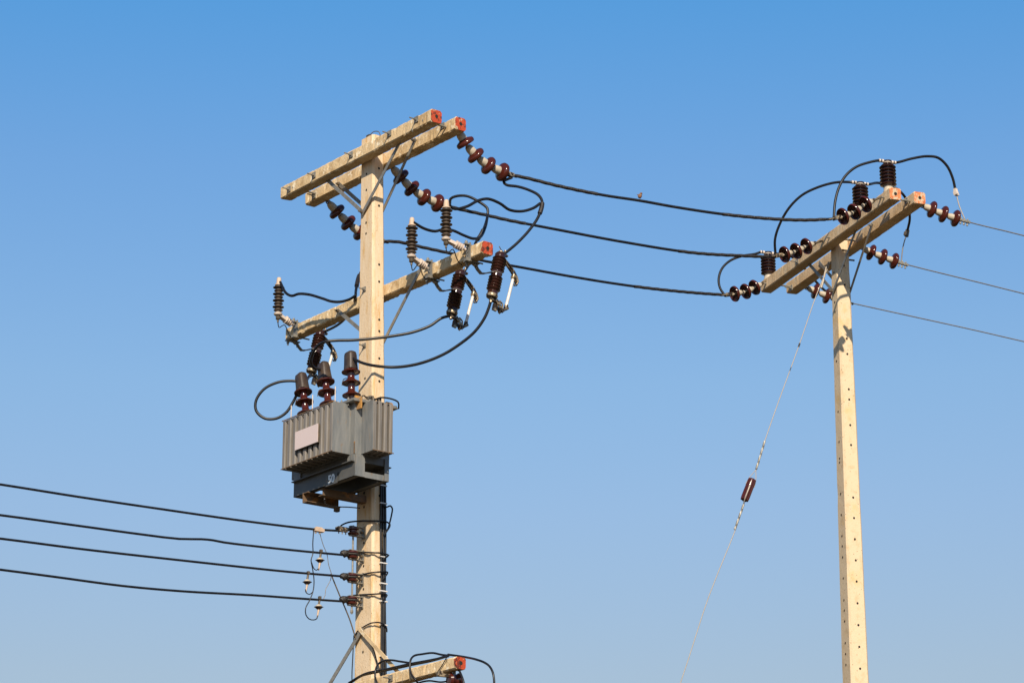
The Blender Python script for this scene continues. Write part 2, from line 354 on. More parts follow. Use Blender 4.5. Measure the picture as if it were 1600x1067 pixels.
baseB = Vector((B.O.x, B.O.y, 0))
poleB = thing('utility_pole', 'plain concrete pole without a transformer, a guy wire tied to its head', 'utility pole', baseB, 'concrete utility poles')
sb, atB, zB = shaft_mesh(B, 1320.4, 1337, 620, 1067, (12.4, 22.5), (15.6, 28), 371, M['shaft_clean'],
    [564, 643, 690, 716, 722, 771, 804, 837, 853, 870, 903, 937, 953, 970, 1004, 1021, 1038, 472, 487, 426],
    [391, 415, 445, 529, 553, 608, 624, 664, 695, 777, 809, 842, 875, 908, 942, 976, 1010, 1044], 8)
sb.part('shaft', ['shaft_clean', 'hole'], poleB)
hw = atB(zB)[1][1]
B1 = crossarm(B, poleB, (1189, 457), (1390, 311), hw + .122, .118, .115, 61, 'orange_faded', [(1246, 409)], chip=.004, hm='arm_brightened')
B2 = crossarm(B, poleB, (1229, 461), (1428, 315), -hw - .008, .118, .115, 73, 'orange_faded', [(1237, 450), (1417, 314)], chip=.004, hm='arm_brightened')
P, Q, o = brace(B, poleB, (1260, 408), B1['vc'] - .02, (1302, 455), hw + .012, wdt=.032); bolt_mb(Q, B.v, Z, .02, .05).part('bolt', 'dark_steel', o)
brace(B, poleB, (1340, 352), B1['vc'] - .02, (1302, 455), hw + .019, wdt=.030)
brace(B, poleB, (1281, 411), B2['vf'] + .005, (1312, 448), B2['vf'] + .005, wdt=.032)
P, Q, o = brace(B, poleB, (1362, 352), B2['vf'] + .005, (1322, 475), B2['vf'] + .005, wdt=.032); bolt_mb(P, B.v, Z, 0, .04).part('bolt', 'steel', o)
for uu in (B1['u0'] + .13, B1['u1'] - .10, 0.18):
    r = MB(); r.cyl(B.w(uu, B1['vf'] + .03, B1['z'] + .05), B.w(uu, B2['vb'] - .03, B1['z'] + .05), .009, seg=8); r.part('spacer_bolt', 'steel', poleB)
for (px, py) in [(1326, 406)]:
    p = B.pu(px, py, hw - .03); r = MB(); r.cyl(p + B.v * .03, p - B.v * .06, .009, seg=8); r.part('bolt', 'dark_steel', poleB)
for uu in (A1['u0'] + .2, A1['u1'] - .12):
    r = MB(); r.cyl(A.w(uu, A1['vf'], A1['z'] + .05), A.w(uu, A2['vb'] - .03, A1['z'] + .05), .009, seg=8); r.part('spacer_bolt', 'steel', poleA)

# ------------------------------------------------------------------ strain insulator strings
def disc_meshes(Rd, cap_r, pitch, deep):
    # +Z runs from the structure towards the line: cap first, then the porcelain bell
    d = MB()
    d.lathe([(cap_r * .8, pitch * .40), (cap_r * 1.1, pitch * .50), (Rd * .70, pitch * .545), (Rd * .91, pitch * .60), (Rd, pitch * .68), (Rd * .99, pitch * .78), (Rd * .94, pitch * .85), (Rd * .87, pitch * .83),
             (Rd * .80, pitch * .68), (Rd * .70, pitch * .66), (Rd * .66, pitch * .76), (Rd * .60, pitch * .76), (Rd * .56, pitch * .64), (Rd * .44, pitch * .63), (Rd * .40, pitch * .72), (Rd * .33, pitch * .72), (Rd * .28, pitch * .61), (0, pitch * .60)], seg=36)
    c = MB()
    c.lathe([(0, -.004), (cap_r * .62, 0), (cap_r * .8, pitch * .05), (cap_r * .92, pitch * .16), (cap_r, pitch * .22), (cap_r * 1.04, pitch * .49), (cap_r * .9, pitch * .52)], seg=24)
    c.lathe([(.011, pitch * .5), (.012, pitch * .90), (.019, pitch * .93), (.019, pitch * 1.0)], seg=12)
    return d.mesh('porcelain_disc', [M['glaze']]), c.mesh('metal_cap', [M['cap']])
DA = disc_meshes(.083, .037, .150, 1); DB = disc_meshes(.080, .031, .116, 1)
def string(fr, label, P0, az, centers, end, meshes, pitch, group, clamp='u', attach=None):
    t = thing('insulator_string', label, 'insulator', P0, group)
    pts = [P0] + [plane(px, py, P0, az) for px, py in centers]; E = plane(*end, P0, az)
    for i, p in enumerate(pts[1:]):
        nxt = pts[i + 2] if i + 2 < len(pts) else E
        d = ((nxt - pts[i]).normalized() * .5 + (p - pts[i]).normalized() * .5).normalized()
        X = d.orthogonal().normalized(); Y = d.cross(X)
        o = p - d * pitch * .66
        dd = inst('porcelain_disc', meshes[0], t, basis(X, Y, d, o))
        cc = bpy.data.objects.new('metal_cap', meshes[1]); COL.objects.link(cc); cc.parent = dd
    # eye bolt at the structure, clevis and wedge clamp at the line end
    d0 = (pts[1] - P0).normalized(); h = MB(); bk = attach if attach is not None else P0 - d0 * .05
    h.cyl(bk, pts[1] - d0 * pitch * .6, .010, seg=8); h.torus(pts[1] - d0 * (pitch * .6 + .02), d0.orthogonal().normalized(), .019, .006, 14)
    h.part('eye_bolt', 'dark_steel', t)
    dl = (E - pts[-1]).normalized(); c0 = pts[-1] + dl * pitch * .35; k = MB()
    k.cyl(pts[-1], c0 + dl * .02, .012, seg=8); sd_ = dl.cross(Z).normalized(); ud = sd_.cross(dl)
    if clamp == 'u':
        for s_ in (-1, 1): k.box(c0 + dl * .035 + sd_ * .014 * s_, dl * .04, ud * .017, sd_ * .004)
        k.cyl(c0 + dl * .02 - sd_ * .026, c0 + dl * .02 + sd_ * .026, .008, seg=8); k.cyl(c0 + dl * .06 - sd_ * .024, c0 + dl * .06 + sd_ * .024, .012, seg=8)
        k.tube(spline([c0 + dl * .06 + sd_ * .014, c0 + dl * .12 + sd_ * .012, E + dl * .05]), .006, 6)
        k.tube(spline([c0 + dl * .06 - sd_ * .014, c0 + dl * .12 - sd_ * .012, E + dl * .05]), .006, 6)
        k.part('line_clamp', 'brass', t)
    else:
        k.box(c0 + dl * .06, dl * .055, ud * .012, sd_ * .010)
        for q in (0.02, .055, .09):
            k.torus(c0 + dl * q, dl, .017, .005, 10); k.cyl(c0 + dl * q + ud * .03, c0 + dl * q - ud * .035, .005, seg=6)
            k.lathe([(.010, 0), (.010, .012)], c0 + dl * q - ud * .028, -ud, 6, smooth=False)
        k.part('line_clamp', 'steel', t)
    return dict(t=t, E=E, P0=P0, pts=pts)
gA = 'strain strings on the transformer pole'
vb = A2['vb']; AZ = A.az - 90
Sa = string(A, 'four disc brown strain string hanging off the painted arm end of the transformer pole', A.pv(716, 204, vb), AZ, [(726, 222), (742, 242), (761.5, 258), (783.5, 268.5)], (800, 274), DA, .150, gA)
Sb = string(A, 'four disc strain string at the middle of the top arm, ending beside a ribbed arrester', A.pv(613, 262, vb), AZ, [(625, 275.5), (642, 293.5), (661, 307.5), (682, 317)], (702, 323), DA, .150, gA)
Sc = string(A, 'strain string partly hidden behind the transformer pole shaft', A.pv(513, 316, vb), AZ, [(525.3, 329.7), (542.8, 347.2), (561, 362), (582, 372)], (600, 377.5), DA, .150, gA)
AZB = 246.0; gBl = 'strain strings facing the transformer pole'
vf = B1['vf']
S1 = string(B, 'highest of the three disc strings left of the plain pole, just under two brown posts', B.pv(1377, 308, vf), AZB, [(1353, 319), (1335.7, 330.5), (1318, 338)], (1299, 342.5), DB, .116, gBl)
S2 = string(B, 'middle string of brown discs on the left of the plain pole, beside the arm centre', B.pv(1286, 376, vf), AZB, [(1261, 384.5), (1245, 392), (1227, 397.5)], (1208, 400.5), DB, .116, gBl)
S3 = string(B, 'lowest string of brown discs at the far left end of the plain pole arm', B.pv(1197, 440, vf), AZB, [(1180, 448.7), (1166, 455), (1149, 459)], (1133, 461), DB, .116, gBl)
AZR = 70.4; gBr = 'strain strings facing right'
vb = B2['vb']
T1 = string(B, 'brown disc string at the painted right end of the plain pole arm', B.pv(1440, 321, vb), AZR, [(1455, 327), (1473, 334.5), (1492, 341)], (1516, 348), DB, .116, gBr, 'p')
T2 = string(B, 'brown disc string just right of the plain pole shaft', B.pv(1347, 387, vb), AZR, [(1360, 394), (1378, 401), (1396, 407.5)], (1420, 415), DB, .116, gBr, 'p')
T3 = string(B, 'brown disc string partly hidden left of the plain pole shaft, behind the guy wire', B.pv(1259, 449, vb), AZR, [(1273, 454.5), (1291, 462), (1309, 468)], (1333, 475), DB, .116, gBr, 'p')

# ------------------------------------------------------------------ cables
def cable(label, pts, r=.0135, m='cable', group=None, grips=(), name='power_cable', cat='cable', per=.05, bands=(), origin=None, helix=None):
    path = spline(pts, per); t = thing(name, label, cat, path[0], group)
    MB().tube(path, r, 10, helix=helix).part('sheath' if m == 'cable' else 'strand', m, t)
    n = len(path) - 1
    for (a, b, rr) in grips:
        seg = path[int(a * n):int(b * n) + 1]; fine = spline(seg, .008) if len(seg) < 90 else spline(seg, .010)
        MB().tube(fine, rr, 10, helix=(.07, 2 * math.pi / .10, 3)).part('wrapped_grip', 'tape', t)
    for (a, b, rr) in bands:
        seg = path[int(a * n):max(int(b * n), int(a * n) + 2) + 1]
        MB().tube(seg, rr, 10).part('tape_joint', 'tape', t)
    return t, path
def px_plane(L, P0, az): return [plane(x, y, P0, az) for x, y in L]
gs = 'spans between the two poles'
_, sp1 = cable('top black span between the poles, with a brown scrap perched over it', depthpath([Sa['E'], (821, 278), (873.5, 291), (942, 305), (1000, 313.8), (1055, 323.7), (1137.5, 335.8), (1220, 343), (1262, 344), S1['E']]), .0125, group=gs, grips=[(0.0, .27, .0150), (.66, .995, .0150)])
_, sp2 = cable('middle black span between the poles, leaving beside the ribbed arrester', depthpath([Sb['E'], (720, 327.5), (760.6, 336.5), (791, 343.5), (873.5, 359.5), (972.5, 378), (1082.5, 395), (1165, 400), (1192, 401), S2['E']]), .0125, group=gs, grips=[(0.0, .24, .0150), (.70, .995, .0150)])
_, sp3 = cable('lowest black span between the poles, passing behind the fuse cutouts', depthpath([Sc['E'], (621, 378), (662.5, 387), (703.7, 396), (755, 407.5), (815, 418), (884.5, 430.7), (956, 442.5), (1019, 451), (1085, 457.5), S3['E']]), .0125, group=gs, grips=[(0.0, .25, .0150), (.72, .995, .0150)])
gr_ = 'bare wires leaving to the right'
def outw(label, T, L):
    pts = [T['E'] - (T['E'] - T['pts'][-1]) * .5] + px_plane(L, T['P0'], AZR)
    d = (pts[-1] - pts[-2]).normalized(); e = pts[-1]
    pts += [e + d * 2 + Z * .02, e + d * 8 + Z * .7, e + d * 20 + Z * 3.0]
    cable(label, pts, .0055, 'wire', gr_, per=.2, name='overhead_wire', cat='wire', grips=())
outw('bare wire running off right from the arm end string', T1, [(1530, 351.5), (1570, 361), (1610, 371)])
outw('bare wire running off right from the string beside the plain pole shaft', T2, [(1450, 422), (1530, 441.5), (1610, 461.5)])
outw('lowest bare wire running off right from behind the plain pole', T3, [(1380, 484.5), (1460, 502), (1530, 517.5), (1610, 536)])

# LV lines running left and towards the viewer, in planes of constant u
gl = 'low voltage lines running left'
UR = A.c(A.pv(552, 866, atA(6)[1][1] + .10))[0]
VR = atA(6)[1][1] + .105
LVd = [('top low voltage line on the left, carrying the beige connector', [(0, 756.5), (120, 775.5), (245, 794), (385, 814), (490, 826.5), (532, 829)]),
       ('second low voltage line from the top, with a slight kink in mid run', [(0, 804.4), (129.5, 822), (225, 835), (280, 841.5), (315, 842), (332.5, 843.6), (350, 847), (455, 859), (537, 866.7)]),
       ('third low voltage line from the top', [(0, 841), (129.5, 857.6), (290.5, 875.8), (448, 892.6), (535, 900)]),
       ('lowest of the four low voltage lines', [(0, 889.5), (87.5, 901), (192.5, 915), (287, 923.4), (395.5, 929.4), (460, 934), (535, 939)])]
LVP = []
for lb, L in LVd:
    pts = [A.pu(x, y, UR) for x, y in L]; d = (pts[0] - pts[1]).normalized(); e = pts[0]
    pts = [e + d * 9 - Z * .1, e + d * 3 - Z * .03] + pts
    _, pth = cable(lb, pts, .0095, group=gl, per=.12, name='power_cable'); LVP.append(pth)
    # pale specks of the ties on the line
# ------------------------------------------------------------------ jumper cables
DAe, DBe = Sa['E'].y, Sb['E'].y
C1, C2, C3 = (775.5, 429.5), (713, 456.5), (494, 549)
VC = AM['vf'] - .30
cutc = [A.pv(*c, VC) for c in (C1, C2, C3)]
TILT = R(13)
def cut_local(P, x, z):      # local cutout coordinates (x outwards = -v, z along the body) to world
    X = -A.v; return P + X * (x * math.cos(TILT) + z * math.sin(TILT)) + Z * (z * math.cos(TILT) - x * math.sin(TILT))
top = [cut_local(P, .035, .215) for P in cutc]; bot = [cut_local(P, -.0, -.225) for P in cutc]
gj = 'jumper leads on the transformer pole'
j1 = [Sa['E'] - Z * .02, (787, 284), (791, 289), (809, 291.8), (826, 297), (841, 305), (847, 315), (842, 337), (828, 358.5), (808, 380), top[0]]
_, pj = cable('long lead curving down from the top span to the right fuse cutout', depthpath(j1), .0125, group=gj, per=.02, bands=[(.46, .54, .020)])
VA = AM['vf'] + .215          # arrester bodies stand in front of the arm
arr = [((697, 374), (733, 391)), ((643, 401), (673, 418)), ((434.5, 491), (463, 512))]
arb = [A.pv(*a, VA) for a, b in arr]
at_ = [P + Z * .345 for P in arb]
cable('lead snaking from the arrester under the middle string to the taped joint farther right', depthpath([at_[0] + Z * .0, (708, 326), (729, 323), (747.5, 313.5), (762.5, 311), (781, 318), (796, 328), (815, 330.3), (834, 325), (844, 318, pj[int(.5 * len(pj))].y)]), .0125, group=gj, per=.02)
_, pj2 = cable('lead looping over from the middle string and down behind the arm to the second cutout', depthpath([Sb['E'] + Z * .0, (703, 318), (704, 311), (712, 307), (729, 306.5), (747.5, 315), (761.5, 326), (762, 335), (759, 349), (752, 366), (744, 378, AM['o'].parent.location.y + .32), (737, 405), top[1]]), .0125, group=gj, per=.02, bands=[(.40, .47, .019)])
cable('lead sagging behind the second arrester from the left arrester to the taped joint', depthpath([at_[1] - Z * .045 + A.u * .02, (660, 356), (669, 359.5), (680, 361.5), (693, 358.5, at_[1].y + .2), (708, 360.5), (725, 368), (740, 373), (750, 371), (758, 356), (762, 336, pj2[int(.45 * len(pj2))].y)]), .0125, group=gj, per=.02)
cable('lead passing behind the pole shaft from the hidden string', depthpath([Sc['E'], (590, 392), (572, 412), (561, 432), (556, 455), (555.5, 462, 22.25), (552, 478), (545, 490), (537.8, 499), (527, 508), top[2]]), .0125, group=gj, per=.02, bands=[(.36, .45, .020)])
cable('wavy lead from the lone left arrester to the pole', depthpath([at_[2] - Z * .045 + A.u * .02, (447, 458), (456, 462.3), (466.5, 459.3), (482.6, 460.3), (504, 466.5), (518, 471), (532, 471.5), (546.7, 467.5), (556, 461.6, 22.25)]), .0125, group=gj, per=.02)

# ------------------------------------------------------------------ fuse cutouts
def cutout(P, label):
    t = thing('fuse_cutout', label, 'fuse cutout', P, 'drop out fuse cutouts')
    X = -A.v; Yd = A.u
    ax = (X * math.sin(TILT) + Z * math.cos(TILT)); xx = (X * math.cos(TILT) - Z * math.sin(TILT)); Lc = lambda x, z, y=0: P + xx * x + ax * z + Yd * y
    pr = [(.030, -.205), (.043, -.205), (.045, -.165), (.040, -.155)]
    def sheds(z0, z1, n):
        r = []
        for i in range(n):
            z = z0 + (z1 - z0) * (i + .5) / n; h = (z1 - z0) / n * .5
            r += [(.046, z - h * .95), (.058, z - h * .35), (.060, z - h * .1), (.056, z + h * .15), (.047, z + h * .6)]
        return r
    pr += sheds(-.15, -.015, 5) + [(.047, -.012), (.047, .028)] + sheds(.03, .165, 5) + [(.046, .172), (.046, .192), (.036, .205), (0, .206)]
    MB().lathe(pr, P, ax, 28).part('insulator_body', 'glaze_dark', t)
    b = MB(); b.torus(P + ax * .008, ax, .0475, .003, 24)
    arm = A.w(A.c(P)[0] - .02, AM['vc'], AM['z'] - .006)
    path = spline([Lc(-.045, .005), Lc(-.085, -.02), P + A.v * .15 - Z * .015 - A.u * .015, P + A.v * .20 + Z * .04 - A.u * .02, Vector((*(P + A.v * .22).xy, arm.z - .03)), arm])
    for i in range(len(path) - 1): b.box((path[i] + path[i + 1]) / 2, (path[i + 1] - path[i]) / 2 * 1.1, Yd * .018, (path[i + 1] - path[i]).normalized().cross(Yd) * .004)
    for s_ in (-.05, .05): b.cyl(arm - Z * .05 - A.v * s_, arm + Z * .0 - A.v * s_, .008, seg=8); b.lathe([(.014, 0), (.014, .014)], arm - Z * .03 - A.v * s_, Z, 6, smooth=False)
    b.box(arm - Z * .004, A.v * .07, A.u * .022, Z * .004)
    b.part('bracket', 'steel', t)
    c = MB()
    c.cyl(Lc(0, .2), Lc(0, .222), .022, seg=12); c.box(Lc(.035, .207), xx * .035, ax * .008, Yd * .014); c.cyl(Lc(.035, .19), Lc(.04, .25), .009, seg=8)
    c.tube(spline([Lc(.035, .225), Lc(.0, .235), Lc(-.03, .26)]), .004, 6)
    for s_ in (-1, 1):
        c.tube(spline([Lc(.045, .165, s_ * .014), Lc(.10, .135, s_ * .018), Lc(.16, .095, s_ * .02), Lc(.215, .03, s_ * .02), Lc(.205, -.005, s_ * .014)]), .007, 8)
    c.box(Lc(.095, .130), (Lc(.16, .09) - Lc(.04, .165)) * .5, ax * .013, Yd * .010)
    c.box(Lc(.19, .055), (Lc(.215, .03) - Lc(.165, .085)) * .5, ax * .012, Yd * .022)
    c.part('upper_contact', 'brass', t)
    f = MB(); f.cyl(Lc(.172, .055), Lc(.158, -.225), .0135, seg=14); f.part('fuse_tube', 'white', t)
    k = MB(); k.lathe([(.018, 0), (.024, .012), (.024, .026), (.016, .032), (.016, .045)], Lc(.1725, .038), ax, 14); k.cyl(Lc(.158, -.245), Lc(.1585, -.215), .017, seg=12)
    k.part('tube_ferrule', 'brass', t)
    MB().torus(Lc(.203, .012), Yd, .022, .0035, 16).part('pull_ring', 'dark_steel', t)
    h = MB()
    h.lathe([(.046, 0), (.050, .012), (.050, .022), (.045, .03)], Lc(0, -.215), ax, 20)
    h.box(Lc(.03, -.232), xx * .04, ax * .010, Yd * .018); h.cyl(Lc(.0, -.26), Lc(.0, -.21), .012, seg=8)
    for s_ in (-1, 1):
        h.box(Lc(.085, -.262, s_ * .020), (Lc(.125, -.30) - Lc(.045, -.235)) * .5, xx.cross(Yd) * .016, Yd * .004)
        h.tube(spline([Lc(.07, -.22, s_ * .02), Lc(.105, -.235, s_ * .02), Lc(.12, -.28, s_ * .018), Lc(.155, -.255, s_ * .016)]), .007, 6)
    h.cyl(Lc(.07, -.25, -.034), Lc(.07, -.25, .034), .012, seg=8); h.cyl(Lc(.12, -.29, -.03), Lc(.12, -.29, .03), .014, seg=8)
    h.cyl(Lc(.16, -.25, -.026), Lc(.16, -.25, .026), .014, seg=8); h.box(Lc(.05, -.285), xx * .02, ax * .03, Yd * .010)
    h.part('lower_hinge', 'brass', t)
cutout(cutc[0], 'fuse cutout at the far right, below the orange end of the middle arm')
cutout(cutc[1], 'fuse cutout hanging between the two right arrester brackets')
cutout(cutc[2], 'fuse cutout above the transformer bushings, left of the shaft')

# ------------------------------------------------------------------ surge arresters
def arrester(P, plate_px, label):
    t = thing('surge_arrester', label, 'surge arrester', P, 'surge arresters on the middle arm')
    pr = [(.030, .012)]; n = 8; h0 = .022; h1 = .268
    for i in range(n):
        z = h0 + (h1 - h0) * (i + .5) / n; hh = (h1 - h0) / n * .5; rr = .052 if i % 2 else .042
        pr += [(.027, z - hh * .7), (rr, z - hh * .15), (rr, z + hh * .02), (.030, z + hh * .65)]
    pr += [(.030, .272), (.0, .273)]
    MB().lathe(pr, P, Z, 28).part('shed_stack', 'shed', t)
    MB().lathe([(.036, .272), (.036, .280), (.026, .284), (.019, .340), (.016, .346), (0, .347)], P, Z, 20).part('top_cap', 'beige', t)
    pl = A.pv(*plate_px, AM['vf']); u = A.c(pl)[0]; zc = AM['z'] + AM['h'] / 2
    X = (A.w(u, AM['vf'] + .02, P.z - .065) - P); L_ = X.length; X.normalize(); side = X.cross(Z).normalized(); up = side.cross(X)
    b = MB(); b.lathe([(.030, -.012), (.038, -.006), (.040, .008), (.030, .014)], P, Z, 20)
    b.box(P + X * L_ * .28 - Z * .004, X * L_ * .22, side * .024, up * .013)
    b.cyl(P + X * L_ * .30, P + X * L_ * .93, .022, .012, 12)
    for i in range(4): b.cyl(P + X * L_ * (.44 + .1 * i), P + X * L_ * (.475 + .1 * i), .036 - .001 * i, seg=16)
    b.part('bracket', 'bracket', t)
    s = MB(); s.box(A.w(u, AM['vf'] + .006, zc), A.u * .030, A.v * .004, Z * (AM['h'] / 2 + .025))
    for k in (-.03, 0, .03): s.disc(A.w(u - .004, AM['vf'] + .0115, zc + k), A.v, .005, 1)
    s.box(A.w(u, AM['vf'] + .028, zc + AM['h'] / 2 + .010), A.u * .024, A.v * .025, Z * .005); s.cyl(A.w(u - .0, AM['vf'] + .03, zc + .04), A.w(u, AM['vf'] + .03, zc + .10), .009, seg=8)
    s.lathe([(.015, 0), (.015, .015)], A.w(u, AM['vf'] + .03, zc + .075), Z, 6, smooth=False)
    for k in (-1, 1): s.cyl(A.w(u, AM['vf'] + .03, zc + k * (AM['h'] / 2 + .012)), A.w(u, AM['vb'] - .03, zc + k * (AM['h'] / 2 + .012)), .007, seg=8)
    s.box(A.w(u, AM['vf'] + .02, zc - AM['h'] / 2 - .012), A.u * .02, A.v * .02, Z * .012)
    s.part('mounting_strap', ['steel', 'hole'], t)
    e = MB(); e.lathe([(.018, -.05), (.022, -.045), (.022, -.012)], P, Z, 6, smooth=False); e.cyl(P - Z * .075, P - Z * .05, .009, seg=8); e.part('ground_terminal', 'dark_steel', t)
    g0 = P - Z * .072
    uP = A.c(P)[0]; gw = spline([g0, g0 - Z * .05 - A.v * .012, A.w(uP - .02, AM['vf'] + .13, AM['z'] + .07), A.w(uP - .06, AM['vf'] + .05, AM['z'] - .0), A.w(uP - .09, AM['vf'] - .02, AM['z'] - .02)], .02)
    MB().tube(gw, .0045, 6).part('ground_lead', 'cable', t)
arrester(arb[0], arr[0][1], 'ribbed surge arrester whose top touches the middle string, nearest the painted arm end')
arrester(arb[1], arr[1][1], 'ribbed surge arrester with a beige cap just right of the shaft')
arrester(arb[2], arr[2][1], 'ribbed surge arrester with a beige cap alone at the left arm end')

# ------------------------------------------------------------------ transformer
hs = atA(7.5)[1][1]
VT = hs + .285; TW = .175; TL = .90
cp = A.pv(553.5, 708, VT + TW); UC, _, ZB = A.c(cp)
ctop = A.c(A.pv(553.5, 629, VT + TW)); ZT = ctop[2]
U0 = UC - TL; UM = (U0 + UC) / 2; HT = ZT - ZB
tr = thing('transformer', 'grey finned transformer with a blank plate and three brown bushings', 'transformer', A.w(UM, VT, ZB - .25))
t_ = MB(); t_.box(A.w(UM, VT, (ZB + ZT) / 2), A.u * TL / 2, A.v * TW, Z * HT / 2); 
t_.part('tank', 'tank', tr)
def fins(u_or_v, span0, span1, n, depth, name, plus=True):
    b = MB(); zb, zt = ZB + .006, ZT - .010
    for i in range(n):
        s_ = span0 + (span1 - span0) * (i + .5) / n if n > 1 else (span0 + span1) / 2
        s_ = span0 + (span1 - span0) * i / (n - 1)
        th = .013
        # each fin is a hollow pressed plate: thick rounded outer edge and a thin pinched line behind it
        th = abs(span1 - span0) / (n - 1) * .32
        sect = [(0, -th * .5), (depth * .5, -th * .8), (depth * .8, -th), (depth * .95, -th * .96), (depth, -th * .6), (depth * 1.0, th * .6), (depth * .95, th * .96), (depth * .8, th), (depth * .5, th * .8), (0, th * .5)]
        vs = []
        for z in (zb, zt):
            for d, k in sect:
                if u_or_v == 'v': vs.append(A.w(s_ + k, VT + (TW + d) * (1 if plus else -1), z))
                else: vs.append(A.w((UC + d) if plus else (U0 - d), VT + s_ + k, z))
        m = len(sect); fs = [(k, (k + 1) % m, m + (k + 1) % m, m + k) for k in range(m)] + [tuple(range(m - 1, -1, -1)), tuple(range(m, 2 * m))]
        b.add(vs, fs)
    # thin strips joining the fins along top and bottom
    for z in (zb + .012, zt + .004):
        if u_or_v == 'v':
            dd = depth * .48; b.box(A.w((span0 + span1) / 2, VT + (TW + dd) * (1 if plus else -1), z), A.u * ((span1 - span0) / 2 + .008), A.v * dd * .92, Z * .003)
        else:
            dd = depth * .48; b.box(A.w((UC + dd) if plus else (U0 - dd), VT + (span0 + span1) / 2, z), A.u * dd * .92, A.v * ((span1 - span0) / 2 + .008), Z * .003)
    return b.part(name, ['fin'], tr)
FD = .172
VF0, VF1 = U0 + .095, UC - .095
fv = fins('v', VF0, VF1, 10, FD, 'cooling_fins'); fins('v', VF0 + .12, VF1 - .26, 5, FD * .8, 'cooling_fins', False)
fins('u', -.082, .082, 4, .16, 'cooling_fins'); fins('u', -.082, .082, 4, .16, 'cooling_fins', False)
# flat outer side sheets of the end fins
sh = MB(); sh.box(A.w(VF1 + .028, VT + TW + FD * .5, (ZB + ZT) / 2), A.u * .003, A.v * FD * .5, Z * (HT / 2 - .004))
sh.box(A.w(UC + .080, VT + .082 + .022, (ZB + ZT) / 2), A.u * .080, A.v * .003, Z * (HT / 2 - .004)); sh.part('side_panel', 'tank', tr)
sm_ = MB()
for k in (ZB + .010, ZT - .004): sm_.box(A.w((VF0 + VF1) / 2, VT + TW + FD + .002, k), A.u * ((VF1 - VF0) / 2 + .03), A.v * .003, Z * .0035)
sm_.box(A.w(UC + .162, VT, ZB + .010), A.u * .003, A.v * .105, Z * .0035); sm_.box(A.w(UC + .002, VT + TW + .002, ZB + .05), A.u * .005, A.v * .003, Z * .05)
sm_.part('weld_seam', 'rust', tr)
# lid
ld = MB(); ld.beam([A.w(U0 - .05, VT, ZT + .006), A.w(UC + .05, VT, ZT + .006)], A.v, Z, (TW + .05, .006), .002)
ld.beam([A.w(U0 - .04, VT, ZT + .020), A.w(UC + .04, VT, ZT + .020)], A.v, Z, (TW + .042, .007), .002)
for i in range(9):
    for s_ in (-1, 1):
        p = A.w(U0 + TL * (i + .5) / 9, VT + s_ * (TW + .034), ZT + .028); ld.lathe([(.011, 0), (.011, .010)], p, Z, 6, smooth=False); ld.cyl(p - Z * .05, p + Z * .02, .006, seg=6)
for i in range(4):
    p = A.w(UC + .034, VT - .15 + .1 * i, ZT + .028); ld.lathe([(.011, 0), (.011, .010)], p, Z, 6, smooth=False)
lid = ld.part('lid', 'steel', tr)
for s_ in (-1, 1):
    lg = MB(); q = A.w(UC + .03, VT + s_ * (TW - .02), ZT + .005); lg.box(q - Z * .02, A.u * .035, A.v * .006, Z * .045); lg.box(q - A.u * .02 + Z * .02, A.u * .008, A.v * .03, Z * .03); lg.part('lifting_lug', 'rust_light', lid)
vv = MB(); q = A.w(UC - .06, VT - .02, ZT + .03)
vv.cyl(q, q + Z * .07, .016, seg=10); vv.cyl(q + Z * .05 - A.v * .04, q + Z * .05 + A.v * .05, .012, seg=10); vv.torus(q + Z * .045 + A.v * .07, A.u, .02, .006, 12)
vv.cyl(q + A.u * .05 - A.v * .05, q + A.u * .05 - A.v * .05 + Z * .05, .02, seg=10); vv.box(q + A.u * .06 + Z * .03 + A.v * .04, A.u * .02, A.v * .02, Z * .02); vv.part('valve', 'brass', lid)
hb = MB(); hb.tube(spline([q + Z * .02 + A.u * .0, q + Z * .05 + A.u * .08 - A.v * .05, q + Z * .02 + A.u * .14 - A.v * .18, q - Z * .03 + A.u * .12 - A.v * .2], .015), .007, 6); hb.part('hose', 'cable', lid)
# blank name plate standing proud of the fins
pz = [A.c(A.pv(461.5, 673, VT + TW + FD + .02)), A.c(A.pv(497, 663.5, VT + TW + FD + .02)), A.c(A.pv(461.5, 703, VT + TW + FD + .02)), A.c(A.pv(497, 690, VT + TW + FD + .02))]
pu0, pu1 = pz[0][0], pz[1][0]; pzt = (pz[0][2] + pz[1][2]) / 2; pzb = (pz[2][2] + pz[3][2]) / 2
pl = MB(); pl.box(A.w((pu0 + pu1) / 2, VT + TW + FD + .020, (pzt + pzb) / 2), A.u * (pu1 - pu0) / 2, A.v * .002, Z * (pzt - pzb) / 2)
plo = pl.part('name_plate', 'plate', tr)
fr_ = MB(); fr_.box(A.w((pu0 + pu1) / 2 + .004, VT + TW + FD + .014, (pzt + pzb) / 2 - .003), A.u * ((pu1 - pu0) / 2 + .004), A.v * .0035, Z * ((pzt - pzb) / 2 + .002)); fr_.part('plate_frame', 'dark_steel', plo)
